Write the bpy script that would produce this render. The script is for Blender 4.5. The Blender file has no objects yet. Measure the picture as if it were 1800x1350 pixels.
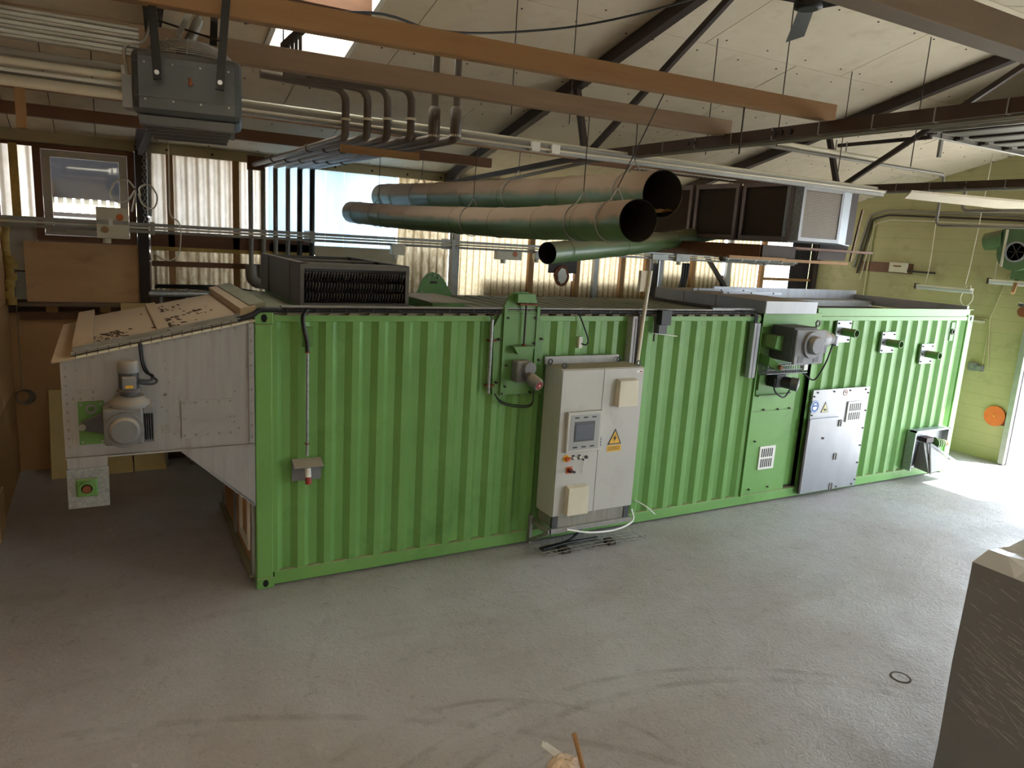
import bpy, math, random
import numpy as np
from mathutils import Vector, Matrix
random.seed(7)
S = bpy.context.scene
COL = S.collection

# ------------------------------------------------------------------ camera
FPX = 1282.5
CAM = np.array([-1.2545, -7.322, 3.737])
_rx, _ry, _rz = [math.radians(v) for v in (-11.2545, -3.4838, -29.5176)]
def _rot(rx, ry, rz):
    c, s = math.cos, math.sin
    Rx = np.array([[1,0,0],[0,c(rx),-s(rx)],[0,s(rx),c(rx)]])
    Ry = np.array([[c(ry),0,s(ry)],[0,1,0],[-s(ry),0,c(ry)]])
    Rz = np.array([[c(rz),-s(rz),0],[s(rz),c(rz),0],[0,0,1]])
    return Rz @ Rx @ Ry
ROT = _rot(_rx, _ry, _rz)
cam = bpy.data.cameras.new('camera'); camo = bpy.data.objects.new('camera', cam); COL.objects.link(camo)
cam.sensor_width = 36; cam.lens = 36*FPX/1800; cam.clip_end = 200; cam.clip_start = .05
camo.matrix_world = Matrix([[*[ROT[i,0], ROT[i,2], -ROT[i,1]], CAM[i]] for i in range(3)] + [[0,0,0,1]])
S.camera = camo
def ray(x, y): return ROT @ np.array([(x-900)/FPX, 1, (675-y)/FPX])
def at(x, y, ax, v):
    """photo pixel -> world point where its ray meets the plane X/Y/Z = v"""
    i = 'XYZ'.index(ax); d = ray(x, y); t = (v-CAM[i])/d[i]; return tuple(CAM+t*d)
def fz(x, y, Y=0.): p = at(x, y, 'Y', Y); return p[0], p[2]

# ------------------------------------------------------------------ light
w = bpy.data.worlds.new('sky'); S.world = w; w.use_nodes = True
nt = w.node_tree; nt.nodes.clear()
bg = nt.nodes.new('ShaderNodeBackground'); ow = nt.nodes.new('ShaderNodeOutputWorld')
bg.inputs[0].default_value = (.78, .88, 1., 1); bg.inputs[1].default_value = SKY = 11.0
nt.links.new(bg.outputs[0], ow.inputs[0])
w.cycles.sampling_method = 'MANUAL'; w.cycles.sample_map_resolution = 64
sl = bpy.data.lights.new('sun', 'SUN'); sl.energy = 22; sl.angle = math.radians(.6); sl.color = (1, .96, .9)
so = bpy.data.objects.new('sun', sl); COL.objects.link(so)
so.rotation_euler = Vector((-.70, .65, -1.01)).to_track_quat('-Z', 'Y').to_euler(); so.location = (20, -12, 15)
def portal(loc, dirn, sx, sy):
    l = bpy.data.lights.new('daylight_opening', 'AREA'); l.shape = 'RECTANGLE'; l.size = sx; l.size_y = sy
    l.cycles.is_portal = True
    o = bpy.data.objects.new('daylight_opening', l); COL.objects.link(o)
    o.location = loc; o.rotation_euler = Vector(dirn).to_track_quat('-Z', 'Z' if abs(dirn[2]) < .7 else 'Y').to_euler()
portal((14.24, -2.1, 2.28), (-1, 0, 0), 3.98, 4.55)
portal((11.6, -9.62, 2.15), (0, 1, 0), 3.4, 4.1)
portal((.85, .3, 6.25), (0, -.2, -1), .95, 2.5)
S.view_settings.view_transform = 'Standard'; S.view_settings.look = 'None'
S.view_settings.gamma = 1; S.view_settings.use_curve_mapping = False
S.view_settings.exposure = 0.3
S.cycles.max_bounces = 10; S.cycles.diffuse_bounces = 6; S.cycles.glossy_bounces = 4
S.cycles.transmission_bounces = 6; S.cycles.transparent_max_bounces = 8; S.cycles.sample_clamp_indirect = 6
S.cycles.caustics_reflective = False; S.cycles.caustics_refractive = False

# ------------------------------------------------------------------ materials
MATS = {}
def lin(c):
    if isinstance(c, str): c = tuple(int(c[i:i+2], 16)/255 for i in (0, 2, 4))
    return tuple((v/12.92 if v <= .04045 else ((v+.055)/1.055)**2.4) for v in c) + (1,)
def M(name, c1, c2=None, scale=3., rough=.55, metal=0., bump=0., bscale=30., vec=(1,1,1), dust=None, dustamt=.8, stains=None, sscale=1.2, rough2=None, contrast=.25, emit=0, dlo=.45, dhi=.95, coords='pos'):
    m = bpy.data.materials.new(name); m.use_nodes = True; MATS[name] = m
    N, L = m.node_tree.nodes, m.node_tree.links
    b = N['Principled BSDF']; b.inputs['Roughness'].default_value = rough; b.inputs['Metallic'].default_value = metal
    g = N.new('ShaderNodeNewGeometry'); mp = N.new('ShaderNodeMapping'); mp.inputs['Scale'].default_value = vec
    L.new(g.outputs['Position'], mp.inputs['Vector'])
    def noise(sc, det=5, ro=.6):
        n = N.new('ShaderNodeTexNoise'); n.inputs['Scale'].default_value = sc; n.inputs['Detail'].default_value = det
        n.inputs['Roughness'].default_value = ro; L.new(mp.outputs[0], n.inputs['Vector']); return n
    def ramp(src, a, bb, ca, cb):
        r = N.new('ShaderNodeValToRGB'); r.color_ramp.elements[0].position = a; r.color_ramp.elements[1].position = bb
        r.color_ramp.elements[0].color = ca; r.color_ramp.elements[1].color = cb; L.new(src, r.inputs[0]); return r
    def mix(f, a, bcol):
        x = N.new('ShaderNodeMix'); x.data_type = 'RGBA'
        if isinstance(f, float): x.inputs[0].default_value = f
        else: L.new(f, x.inputs[0])
        for i, v in ((6, a), (7, bcol)):
            if isinstance(v, tuple): x.inputs[i].default_value = v
            else: L.new(v, x.inputs[i])
        return x.outputs[2]
    col = lin(c1); out = None
    if c2:
        n = noise(scale); r = ramp(n.outputs[0], .5-contrast, .5+contrast, lin(c1), lin(c2)); out = r.outputs[0]
        if rough2 is not None:
            rr = ramp(n.outputs[0], .5-contrast, .5+contrast, (rough,)*3+(1,), (rough2,)*3+(1,)); L.new(rr.outputs[0], b.inputs['Roughness'])
    if stains:
        n2 = noise(sscale, 6, .7); r2 = ramp(n2.outputs[0], .54, .72, (0,0,0,1), (1,1,1,1)); out = mix(r2.outputs[0], out or col, lin(stains))
    if dust:
        sx = N.new('ShaderNodeSeparateXYZ'); L.new(g.outputs['Normal'], sx.inputs[0])
        n3 = noise(2.5, 4, .6); a = N.new('ShaderNodeMath'); a.operation = 'MULTIPLY_ADD'
        L.new(n3.outputs[0], a.inputs[0]); a.inputs[1].default_value = .7; L.new(sx.outputs[2], a.inputs[2])
        r3 = ramp(a.outputs[0], dlo, dhi, (0,0,0,1), (dustamt,)*3+(1,)); out = mix(r3.outputs[0], out or col, lin(dust))
        rd = ramp(a.outputs[0], dlo, dhi, (rough,)*3+(1,), (.9,)*3+(1,)); L.new(rd.outputs[0], b.inputs['Roughness'])
    if out is None: b.inputs['Base Color'].default_value = col
    else: L.new(out, b.inputs['Base Color'])
    if bump:
        nb = noise(bscale, 4, .6); bp = N.new('ShaderNodeBump'); bp.inputs['Strength'].default_value = bump; bp.inputs['Distance'].default_value = .02
        L.new(nb.outputs[0], bp.inputs['Height']); L.new(bp.outputs[0], b.inputs['Normal'])
    if emit:
        b.inputs['Emission Color'].default_value = col; b.inputs['Emission Strength'].default_value = emit
    return m

GREEN = M('container_green', '66974e', '72a35a', 1.5, .42, stains='5b8a47', sscale=.8, dust='a39a80', dustamt=.75)
GREEND = M('machine_green', '558241', '5f8d4a', 2, .45, dust='9c9078', dustamt=.5)
ROOFM = M('dusty_roof', '7e7f66', '93907a', 2, .85, stains='6d7a58', sscale=1.5)
STEEL = M('stainless', '98999c', 'a5a6a9', 2.5, .42, .4, vec=(6,1,.6), dust='a3937c', dustamt=.85, stains='8f8c88', sscale=1.5)
STEELT = M('dusty_lid', 'a8957c', 'bba88c', 5, .8, dust='bba68a', dustamt=.9)
GALV = M('galvanised', '7f8486', 'aab0b2', 34, .4, .6, rough2=.55)
ZINC = M('zinc_tray', '8b8b87', 'a09f9a', 8, .5, .5, dust='a59f92', dustamt=.6)
CABM = M('cabinet_paint', 'b4b5b2', 'bfc0bc', 1.2, .45, dust='a8997c', dustamt=.9, stains='aeaca6', sscale=2)
CREAM = M('cream_plastic', 'c9c3ae', 'd6d0bd', 4, .5)
WHITE = M('white_plastic', 'dcdcd6', 'e6e6e0', 3, .45)
GREYP = M('motor_grey', '6d6f73', '7b7d80', 6, .5, dust='a49784', dustamt=.75)
GREYD = M('motor_dark', '3f4145', '4c4e52', 6, .5, dust='7c7468', dustamt=.6)
BLACK = M('black_rubber', '0d0d0e', '171616', 8, .5)
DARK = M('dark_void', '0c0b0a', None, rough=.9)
DKSTEEL = M('dark_steel', '2e2522', '3c302b', 3, .6, .1, dust='5a4c40', dustamt=.5)
RUSTST = M('brown_steel', '39291f', '4a3628', 3, .6, .1)
def wood(name, a, b, rough=.65):
    return M(name, a, b, 2.2, rough, vec=(.8, 7, 7), bump=.05, bscale=12, contrast=.3)
WOODO = wood('orange_pine', '835f38', '936f46')
WOODD = wood('brown_pine', '5c3b24', '6e4a30')
WOODG = wood('grey_pine', '6a5a49', '7c6c5a')
WOODM = wood('mid_pine', '776048', '887058')
WOODV = M('stud_pine', '8f6a42', 'a47f52', 3, .7, vec=(7, 7, .8), contrast=.3)
PLY = M('plywood', 'c49d72', 'd0aa80', 1.3, .7, vec=(1, 1, 3), stains='b8906a', sscale=2)
FIBRE = M('fibreboard', 'b18a64', 'bc966e', .8, .8, bump=.03)
DARKW = M('dark_board', '2c1e16', '382719', 3, .7)
OSB = M('dark_plywood', '5a3822', '744a2c', 3, .6, vec=(1,4,4))
def concrete():
    m = bpy.data.materials.new('concrete'); m.use_nodes = True; N, L = m.node_tree.nodes, m.node_tree.links; b = N['Principled BSDF']
    g = N.new('ShaderNodeNewGeometry')
    def nz(sc, det, ro, vec=(1,1,1), rz=0, dist=0):
        mp = N.new('ShaderNodeMapping'); mp.inputs['Scale'].default_value = vec; mp.inputs['Rotation'].default_value = (0, 0, rz)
        n = N.new('ShaderNodeTexNoise'); n.inputs['Scale'].default_value = sc; n.inputs['Detail'].default_value = det; n.inputs['Roughness'].default_value = ro; n.inputs['Distortion'].default_value = dist
        L.new(g.outputs['Position'], mp.inputs[0]); L.new(mp.outputs[0], n.inputs['Vector']); return n.outputs[0]
    def ramp(src, a, bb, ca, cb):
        r = N.new('ShaderNodeValToRGB'); r.color_ramp.elements[0].position = a; r.color_ramp.elements[1].position = bb; r.color_ramp.elements[0].color = ca; r.color_ramp.elements[1].color = cb; L.new(src, r.inputs[0]); return r.outputs[0]
    def mix(f, a, c, mode='MIX'):
        x = N.new('ShaderNodeMix'); x.data_type = 'RGBA'; x.blend_type = mode
        for i, v in ((0, f), (6, a), (7, c)):
            if isinstance(v, (tuple, float)): x.inputs[i].default_value = v
            else: L.new(v, x.inputs[i])
        return x.outputs[2]
    k0, k1 = (0,0,0,1), (1,1,1,1)
    col = mix(ramp(nz(.45, 6, .6), .38, .62, k0, k1), lin('a49e9c'), lin('b2b1b4'))
    col = mix(ramp(nz(1.3, 8, .65, (.35, 1.6, 1), .35, .6), .52, .78, k0, (.5,)*3+(1,)), col, lin('958a82'))     # long scuffs
    col = mix(ramp(nz(2.2, 8, .7, dist=1.0), .56, .8, k0, (.45,)*3+(1,)), col, lin('8a817b'))                     # dark patches
    col = mix(ramp(nz(16, 5, .7), .60, .72, k0, (.5,)*3+(1,)), col, lin('6a645e'))                               # pits
    col = mix(ramp(nz(7, 8, .75, dist=.5), .57, .70, k0, (.55,)*3+(1,)), col, lin('79716a'))                      # worn spots
    col = mix(ramp(nz(5, 6, .7, (1.2, .5, 1), -.5), .60, .74, k0, (.5,)*3+(1,)), col, lin('c4beb6'))             # dust
    # tyre arcs
    for cx, cy, rad, wdt in ((.9, -4.1, 1.55, .035), (2.2, -6.6, 3.6, .05), (2.0, -6.7, 3.95, .04), (-3, -9, 7.4, .05)):
        d = N.new('ShaderNodeVectorMath'); d.operation = 'DISTANCE'; L.new(g.outputs['Position'], d.inputs[0]); d.inputs[1].default_value = (cx, cy, 0)
        s = N.new('ShaderNodeMath'); s.operation = 'SUBTRACT'; L.new(d.outputs['Value'], s.inputs[0]); s.inputs[1].default_value = rad
        a = N.new('ShaderNodeMath'); a.operation = 'ABSOLUTE'; L.new(s.outputs[0], a.inputs[0])
        r = ramp(a.outputs[0], wdt*.4, wdt, (.4,)*3+(1,), k0); br = mix(1., r, ramp(nz(2.5, 4, .6), .4, .6, k0, k1), 'MULTIPLY'); col = mix(br, col, lin('7a7068'))
    L.new(col, b.inputs['Base Color'])
    L.new(ramp(nz(1.1, 6, .65), .35, .65, (.42,)*3+(1,), (.68,)*3+(1,)), b.inputs['Roughness'])
    bp = N.new('ShaderNodeBump'); bp.inputs['Strength'].default_value = .9; bp.inputs['Distance'].default_value = .03
    L.new(mix(.45, nz(6, 8, .7), nz(26, 4, .7)), bp.inputs['Height']); L.new(bp.outputs[0], b.inputs['Normal']); return m
CONC = concrete()
CEIL = M('ceiling_board', 'd0c6b0', 'd9d0bc', 2.5, .9, bump=.12, bscale=120, stains='c6bba4', sscale=3)
BOARD = M('wall_board', 'b0a38b', 'baae97', 1.5, .85)
FASC = M('fascia_board', 'aaa080', 'b8ae8e', 1.2, .8)
BLOCK = M('green_block', 'a9a47a', 'b7b186', 1.2, .85, bump=.1, bscale=40, stains='958d66', sscale=1.0)
DUCT = M('duct_green', '4a6542', '56724c', 3, .36, dust='b59e88', dustamt=.95, dlo=.25, dhi=.6)
DUCTG = M('blower_green', '4a6540', '55704a', 3, .4, dust='8d7762', dustamt=.5)
DUCTSHADE = M('duct_inside_shade', '1e1914', '2a221b', 6, .9)  # shade of the unlit duct interior painted in as near-black
PIPE = M('dark_pipe', '4a4038', '584d44', 5, .4, dust='8c7f70', dustamt=.8)
PVC = M('grey_pvc', '77736a', '86827a', 5, .4, dust='9a9284', dustamt=.6)
CARD = M('yellow_board', 'd2bd86', 'dcc892', 2, .8)
YEL = M('sign_yellow', 'e0b030', None, rough=.4)
RED = M('signal_red', '8c2a20', None, rough=.4)
ORANGE = M('orange_disc', 'd0652c', 'dc7438', 6, .6)
ORK = M('orange_knob', 'c66a30', None, rough=.5)
BLUE = M('sign_blue', '2f6cb5', None, rough=.4)
RUST = M('rust', '6b3a20', '7e4a2a', 12, .8)
SCREEN = M('screen_glass', '5b626b', None, rough=.12)
SCREENF = M('screen_bezel', '3a3d42', None, rough=.3)
FILTER = M('filter_mesh', '33281f', '40332a', 90, .9)
GRILLE = M('grille_mesh', '6a5c4c', '7a6a58', 90, .7)
FILM = M('stretch_film', '6e6f72', '7c7d80', 1.2, .3, .15, vec=(1,1,1))
FILMW = M('clear_film', 'b4b6b8', 'c2c4c6', 3, .2)
CREASE = M('film_crease', 'c4c5c6', None, rough=.25)
SAND = M('pellets', 'a07444', 'b58a58', 60, .9, bump=.4, bscale=80)
PAPER = M('brown_paper', '9a7450', 'd9c8b4', 9, .6)
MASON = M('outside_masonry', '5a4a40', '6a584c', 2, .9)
SHEDR = M('shed_brown', '150e0c', '1b1311', 3, .8, vec=(9,1,1))
GROUND = M('yard_ground', 'b2ada5', 'beb9b1', 1, .9)
HEATM = M('heater_grey', '2f3539', '363d41', 1.5, .42, dust='6f675c', dustamt=.6)
ALU = M('aluminium', '95979c', 'a3a5a9', 3, .35, .6, vec=(1,1,.3))
COIL = M('coil_dark', '26231f', '3a342d', 8, .6, .2, dust='5c5145', dustamt=.6)
DGREY = M('coil_box_grey', '56544f', '62605a', 2, .6, .2, dust='8d8374', dustamt=.8)
INSUL = M('insulation_yellow', 'a88c4c', 'c0a668', 14, .95, bump=.5, bscale=25)

def translucent(name, a, b, scale, vec, tw, rib=0):
    m = bpy.data.materials.new(name); m.use_nodes = True; MATS[name] = m
    N, L = m.node_tree.nodes, m.node_tree.links; N.clear()
    o = N.new('ShaderNodeOutputMaterial'); mx = N.new('ShaderNodeMixShader'); t = N.new('ShaderNodeBsdfTranslucent'); d = N.new('ShaderNodeBsdfDiffuse')
    g = N.new('ShaderNodeNewGeometry'); mp = N.new('ShaderNodeMapping'); mp.inputs['Scale'].default_value = vec
    n = N.new('ShaderNodeTexNoise'); n.inputs['Scale'].default_value = scale; n.inputs['Detail'].default_value = 6; n.inputs['Roughness'].default_value = .65
    r = N.new('ShaderNodeValToRGB'); r.color_ramp.elements[0].position = .3; r.color_ramp.elements[1].position = .68
    r.color_ramp.elements[0].color = lin(a); r.color_ramp.elements[1].color = lin(b)
    L.new(g.outputs['Position'], mp.inputs[0]); L.new(mp.outputs[0], n.inputs['Vector']); L.new(n.outputs[0], r.inputs[0])
    res = r.outputs[0]
    if rib:   # darker brown bands along X at the rib pitch
        sx = N.new('ShaderNodeSeparateXYZ'); L.new(g.outputs['Position'], sx.inputs[0])
        a1 = N.new('ShaderNodeMath'); a1.operation = 'MULTIPLY'; a1.inputs[1].default_value = 2*math.pi/rib; L.new(sx.outputs[0], a1.inputs[0])
        a2 = N.new('ShaderNodeMath'); a2.operation = 'SINE'; L.new(a1.outputs[0], a2.inputs[0])
        r2 = N.new('ShaderNodeValToRGB'); r2.color_ramp.elements[0].position = .25; r2.color_ramp.elements[1].position = .95; r2.color_ramp.elements[0].color = (1,1,1,1); r2.color_ramp.elements[1].color = (.42,.36,.28,1)
        L.new(a2.outputs[0], r2.inputs[0]); mm = N.new('ShaderNodeMix'); mm.data_type = 'RGBA'; mm.blend_type = 'MULTIPLY'; mm.inputs[0].default_value = .8
        L.new(res, mm.inputs[6]); L.new(r2.outputs[0], mm.inputs[7]); res = mm.outputs[2]
    L.new(res, t.inputs[0]); L.new(res, d.inputs[0]); mx.inputs[0].default_value = tw
    L.new(d.outputs[0], mx.inputs[1]); L.new(t.outputs[0], mx.inputs[2]); L.new(mx.outputs[0], o.inputs[0])
    return m
FRP = translucent('fibreglass_sheet', '8a7450', 'd8c8a8', 14, (1, 1, .35), .28, .152)
FRPL = translucent('fibreglass_clear', 'd8cdbc', 'f2e9dc', 9, (1, 1, .5), .42, .152)
FRPM = translucent('fibreglass_tan', 'b39e78', 'dfcdaa', 30, (1, 1, .6), .32, .13)
GLAZ = translucent('milky_glazing', 'c8d8e2', 'e4f0f6', 1.6, (1, 1, .3), .6)
SKYL = translucent('skylight_sheet', 'ddd6c6', 'f0eadc', 6, (1, 1, 1), .7)
def glass():
    m = bpy.data.materials.new('window_glass'); m.use_nodes = True; N, L = m.node_tree.nodes, m.node_tree.links; N.clear()
    o = N.new('ShaderNodeOutputMaterial'); mx = N.new('ShaderNodeMixShader'); t = N.new('ShaderNodeBsdfTransparent'); g = N.new('ShaderNodeBsdfGlossy')
    t.inputs[0].default_value = (.85, .87, .88, 1); g.inputs['Roughness'].default_value = .03; mx.inputs[0].default_value = .08
    L.new(t.outputs[0], mx.inputs[1]); L.new(g.outputs[0], mx.inputs[2]); L.new(mx.outputs[0], o.inputs[0]); return m
GLASS = glass()

# ------------------------------------------------------------------ geometry helpers
ORI = {}
def V(*a): return Vector(a)
class MB:
    def __init__(s): s.v = []; s.f = []; s.sm = []
    def add(s, vs, fs, smooth=False):
        n = len(s.v); s.v += [tuple(v) for v in vs]; s.f += [tuple(i+n for i in f) for f in fs]; s.sm += [smooth]*len(fs); return s
    def box(s, x0, x1, y0, y1, z0, z1):
        x0, x1 = min(x0, x1), max(x0, x1); y0, y1 = min(y0, y1), max(y0, y1); z0, z1 = min(z0, z1), max(z0, z1)
        vs = [(x0,y0,z0),(x1,y0,z0),(x1,y1,z0),(x0,y1,z0),(x0,y0,z1),(x1,y0,z1),(x1,y1,z1),(x0,y1,z1)]
        return s.add(vs, [(3,2,1,0),(4,5,6,7),(0,1,5,4),(1,2,6,5),(2,3,7,6),(3,0,4,7)])
    def hexa(s, b, t):   # bottom 4, top 4 (ccw from above)
        return s.add(list(b)+list(t), [(3,2,1,0),(4,5,6,7),(0,1,5,4),(1,2,6,5),(2,3,7,6),(3,0,4,7)])
    def beam(s, p, q, wd, h, up=(0,0,1)):
        p, q = Vector(p), Vector(q); d = (q-p).normalized(); up = Vector(up)
        if abs(d.dot(up)) > .99: up = Vector((0,1,0))
        sd = d.cross(up).normalized()*wd/2; u = sd.cross(d).normalized()*h/2
        vs = [p-sd-u, p+sd-u, p+sd+u, p-sd+u, q-sd-u, q+sd-u, q+sd+u, q-sd+u]
        return s.add(vs, [(0,1,2,3),(7,6,5,4),(4,5,1,0),(5,6,2,1),(6,7,3,2),(7,4,0,3)])
    def cyl(s, p, q, r, n=16, r2=None, cap=True):
        return s.tube([p, q], [r, r if r2 is None else r2], n, cap)
    def tube(s, path, r, n=10, cap=True):
        P = [Vector(p) for p in path]; rs = r if isinstance(r, (list, tuple)) else [r]*len(P)
        T = [(P[min(i+1, len(P)-1)]-P[max(i-1, 0)]).normalized() for i in range(len(P))]
        a = Vector((0,0,1)) if abs(T[0].z) < .9 else Vector((0,1,0)); nrm = T[0].cross(a).normalized()
        vs = []
        for i, p in enumerate(P):
            nrm = (nrm - T[i]*nrm.dot(T[i])).normalized(); bn = T[i].cross(nrm)
            for k in range(n):
                t = 2*math.pi*k/n; vs.append(p+(nrm*math.cos(t)+bn*math.sin(t))*rs[i])
        fs = [(i*n+k, i*n+(k+1)%n, (i+1)*n+(k+1)%n, (i+1)*n+k) for i in range(len(P)-1) for k in range(n)]
        s.add(vs, fs, True)
        if cap: s.add(vs[:n], [tuple(range(n-1, -1, -1))]); s.add(vs[-n:], [tuple(range(n))])
        return s
    def prism(s, poly, axis, a, b):  # poly: (u,v) list in the plane normal to axis
        n = len(poly)
        def mk(u, v, t): return {'X': (t,u,v), 'Y': (u,t,v), 'Z': (u,v,t)}[axis]
        vs = [mk(u, v, a) for u, v in poly]+[mk(u, v, b) for u, v in poly]
        return s.add(vs, [tuple(range(n-1,-1,-1)), tuple(range(n, 2*n))]+[(i, (i+1)%n, n+(i+1)%n, n+i) for i in range(n)])
    def disc(s, c, r, axis, t, n=20):
        u = {'X': V(1,0,0), 'Y': V(0,1,0), 'Z': V(0,0,1)}[axis]; c = Vector(c); return s.cyl(c-u*t/2, c+u*t/2, r, n)
    def ring(s, c, ro, ri, axis, t, n=28):
        ax = {'X': (V(0,1,0), V(0,0,1), V(1,0,0)), 'Y': (V(1,0,0), V(0,0,1), V(0,1,0)), 'Z': (V(1,0,0), V(0,1,0), V(0,0,1))}[axis]
        c = Vector(c); vs = []
        for k in range(n):
            d = ax[0]*math.cos(2*math.pi*k/n)+ax[1]*math.sin(2*math.pi*k/n)
            vs += [c+d*ro-ax[2]*t/2, c+d*ro+ax[2]*t/2, c+d*ri+ax[2]*t/2, c+d*ri-ax[2]*t/2]
        fs = []
        for k in range(n):
            a, b = 4*k, 4*((k+1) % n)
            fs += [(a+i, b+i, b+(i+1)%4, a+(i+1)%4) for i in range(4)]
        return s.add(vs, fs)
    def build(s, name, mat, parent=None, bevel=0, kind=None, **tg):
        import bmesh
        vs = np.array(s.v, float)
        if parent is not None: o0 = ORI[parent.name]
        else: o0 = np.array([(vs[:,0].min()+vs[:,0].max())/2, (vs[:,1].min()+vs[:,1].max())/2, vs[:,2].min()])
        me = bpy.data.meshes.new(name); me.from_pydata([tuple(v) for v in vs-o0], [], s.f); me.update()
        bm = bmesh.new(); bm.from_mesh(me); bmesh.ops.recalc_face_normals(bm, faces=bm.faces[:]); bm.to_mesh(me); bm.free()
        me.polygons.foreach_set('use_smooth', s.sm); me.materials.append(mat)
        o = bpy.data.objects.new(name, me); COL.objects.link(o)
        if parent is not None: o.parent = parent
        else: o.location = o0
        ORI[o.name] = o0 if parent is not None else o0
        if bevel:
            b = o.modifiers.new('bevel', 'BEVEL'); b.width = bevel; b.segments = 2; b.limit_method = 'ANGLE'; b.angle_limit = math.radians(40)
        if kind: o['kind'] = kind
        tag(o, **tg); return o
def tag(o, label=None, cat=None, group=None):
    if label: o['label'] = label
    if cat: o['category'] = cat
    if group: o['group'] = group
    return o
def thing(name, label, cat, loc, group=None, kind=None):
    o = bpy.data.objects.new(name, None); COL.objects.link(o); o.location = loc; o.empty_display_size = .1
    ORI[o.name] = np.array(loc, float); tag(o, label, cat, group)
    if kind: o['kind'] = kind
    return o
def B(name, mat, parent, x0, x1, y0, y1, z0, z1, bevel=0, **k): return MB().box(x0, x1, y0, y1, z0, z1).build(name, mat, parent, bevel, **k)
def T(name, mat, parent, path, r, n=8, **k): return MB().tube(path, r, n).build(name, mat, parent, **k)
def bend(pts, rad, n=5):
    """round the corners of a polyline"""
    P = [Vector(p) for p in pts]; out = [P[0]]
    for i in range(1, len(P)-1):
        a = (P[i-1]-P[i]); b = (P[i+1]-P[i]); r = min(rad, a.length*.45, b.length*.45)
        A = P[i]+a.normalized()*r; C = P[i]+b.normalized()*r
        for k in range(n+1):
            t = k/n; out.append(A*(1-t)**2+P[i]*2*t*(1-t)+C*t*t)
    return out+[P[-1]]
def curve(pts, n=6):
    """catmull-rom through points"""
    P = [Vector(p) for p in pts]; P = [P[0]*2-P[1]]+P+[P[-1]*2-P[-2]]; out = []
    for i in range(1, len(P)-2):
        for k in range(n):
            t = k/n; a, b, c, d = P[i-1:i+3]
            out.append(.5*((2*b)+(c-a)*t+(2*a-5*b+4*c-d)*t*t+(3*b-a-3*c+d)*t**3))
    return out+[P[-2]]
def struct(o, label, cat): o['kind'] = 'structure'; return tag(o, label, cat)
# ------------------------------------------------------------------ the setting
XL, XR, YB, YF = -2.43, 13.95, 4.95, -9.5
RIDGE = -2.2
def zc(y): return 6.03-.255*y if y >= RIDGE else 6.03-.255*RIDGE-.255*(RIDGE-y)
o = B('floor', CONC, None, XL-.3, XR+.3, YF-.3, YB+.3, -.2, 0)
struct(o, 'bare grey concrete floor with dust, scuffs and tyre marks', 'floor')
o = B('ground', GROUND, None, -40, 60, -60, 50, -.4, -.21)
struct(o, 'pale paved yard outside the hall', 'ground')

# ceiling boards (each a part) with the skylight left open
SK = (.38, 1.30, -.95, 1.52)
SKFILL = [(-2.2, .4, -9.2, -5.8), (2.8, 3.6, -9.0, -7.0), (6.4, 7.2, -9.0, -7.0), (9.8, 10.8, -9.2, -6.6)]  # added unseen rooflights in the front slope, for fill light
ce = thing('ceiling', 'sloping cream ceiling of large insulation boards with dark screw heads', 'ceiling', (5.7, 1.3, 4.8), kind='structure')
def slab(mb, x0, x1, y0, y1, dz, t):
    mb.hexa([(x0,y0,zc(y0)+dz),(x1,y0,zc(y0)+dz),(x1,y1,zc(y1)+dz),(x0,y1,zc(y1)+dz)], [(x0,y0,zc(y0)+dz+t),(x1,y0,zc(y0)+dz+t),(x1,y1,zc(y1)+dz+t),(x0,y1,zc(y1)+dz+t)])
def cut(r):
    out = [r]
    for h in [SK]+SKFILL: out = [q for p in out for q in cut1(p, h)]
    return out
def cut1(r, h):
    x0, x1, y0, y1 = r; a, b, c, d = h
    if x1 <= a or x0 >= b or y1 <= c or y0 >= d: return [r]
    out = []
    if x0 < a: out.append((x0, a, y0, y1))
    if x1 > b: out.append((b, x1, y0, y1))
    xa, xb = max(x0, a), min(x1, b)
    if y0 < c: out.append((xa, xb, y0, c))
    if y1 > d: out.append((xa, xb, d, y1))
    return out
rows = [(-9.5, -5.9, 1.0), (-5.9, RIDGE, .4), (RIDGE, -1.58, 1.5), (-1.58, -.31, .21), (-.31, .97, 1.78), (.97, 2.24, 1.78), (2.24, 3.5, .9), (3.5, 4.95, 1.78)]
screws = MB()
for y0, y1, off in rows:
    xs = []
    if y0 >= 2.2: xs = [XL, -2.25, -1.75, -1.27, -.7]
    x = off-2.41*3
    while x < XR:
        if x > (xs[-1] if xs else XL)+.2: xs.append(x)
        x += 2.41
    if not xs or xs[0] > XL: xs.insert(0, XL)
    xs.append(XR)
    for i in range(len(xs)-1):
        for r in cut((xs[i], xs[i+1], y0, y1)):
            g = .006; mb = MB(); slab(mb, r[0]+g, r[1]-g, r[2]+g, r[3]-g, random.uniform(0, .006), .04); mb.build('ceiling_board', CEIL, ce)
        if y0 > -2 and xs[i] > -1:
            for fx in (.08, .36, .64, .92):
                for fy in (.12, .88):
                    X = xs[i]+(xs[i+1]-xs[i])*fx; Y = y0+(y1-y0)*fy
                    if SK[0]-.05 < X < SK[1]+.05 and SK[2]-.05 < Y < SK[3]+.05: continue
                    screws.cyl((X, Y, zc(Y)-.004), (X, Y, zc(Y)+.01), .011, 8)
screws.build('screw_heads', DKSTEEL, ce, kind='stuff')
mb = MB()
for r in cut((XL-.3, XR+.3, RIDGE, YB+.4)): slab(mb, *r, .06, .06)
for r in cut((XL-.3, XR+.3, YF-.3, RIDGE)): slab(mb, *r, .06, .06)
struct(mb.build('roof', MASON, None), 'roof deck above the ceiling boards', 'roof')
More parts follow.
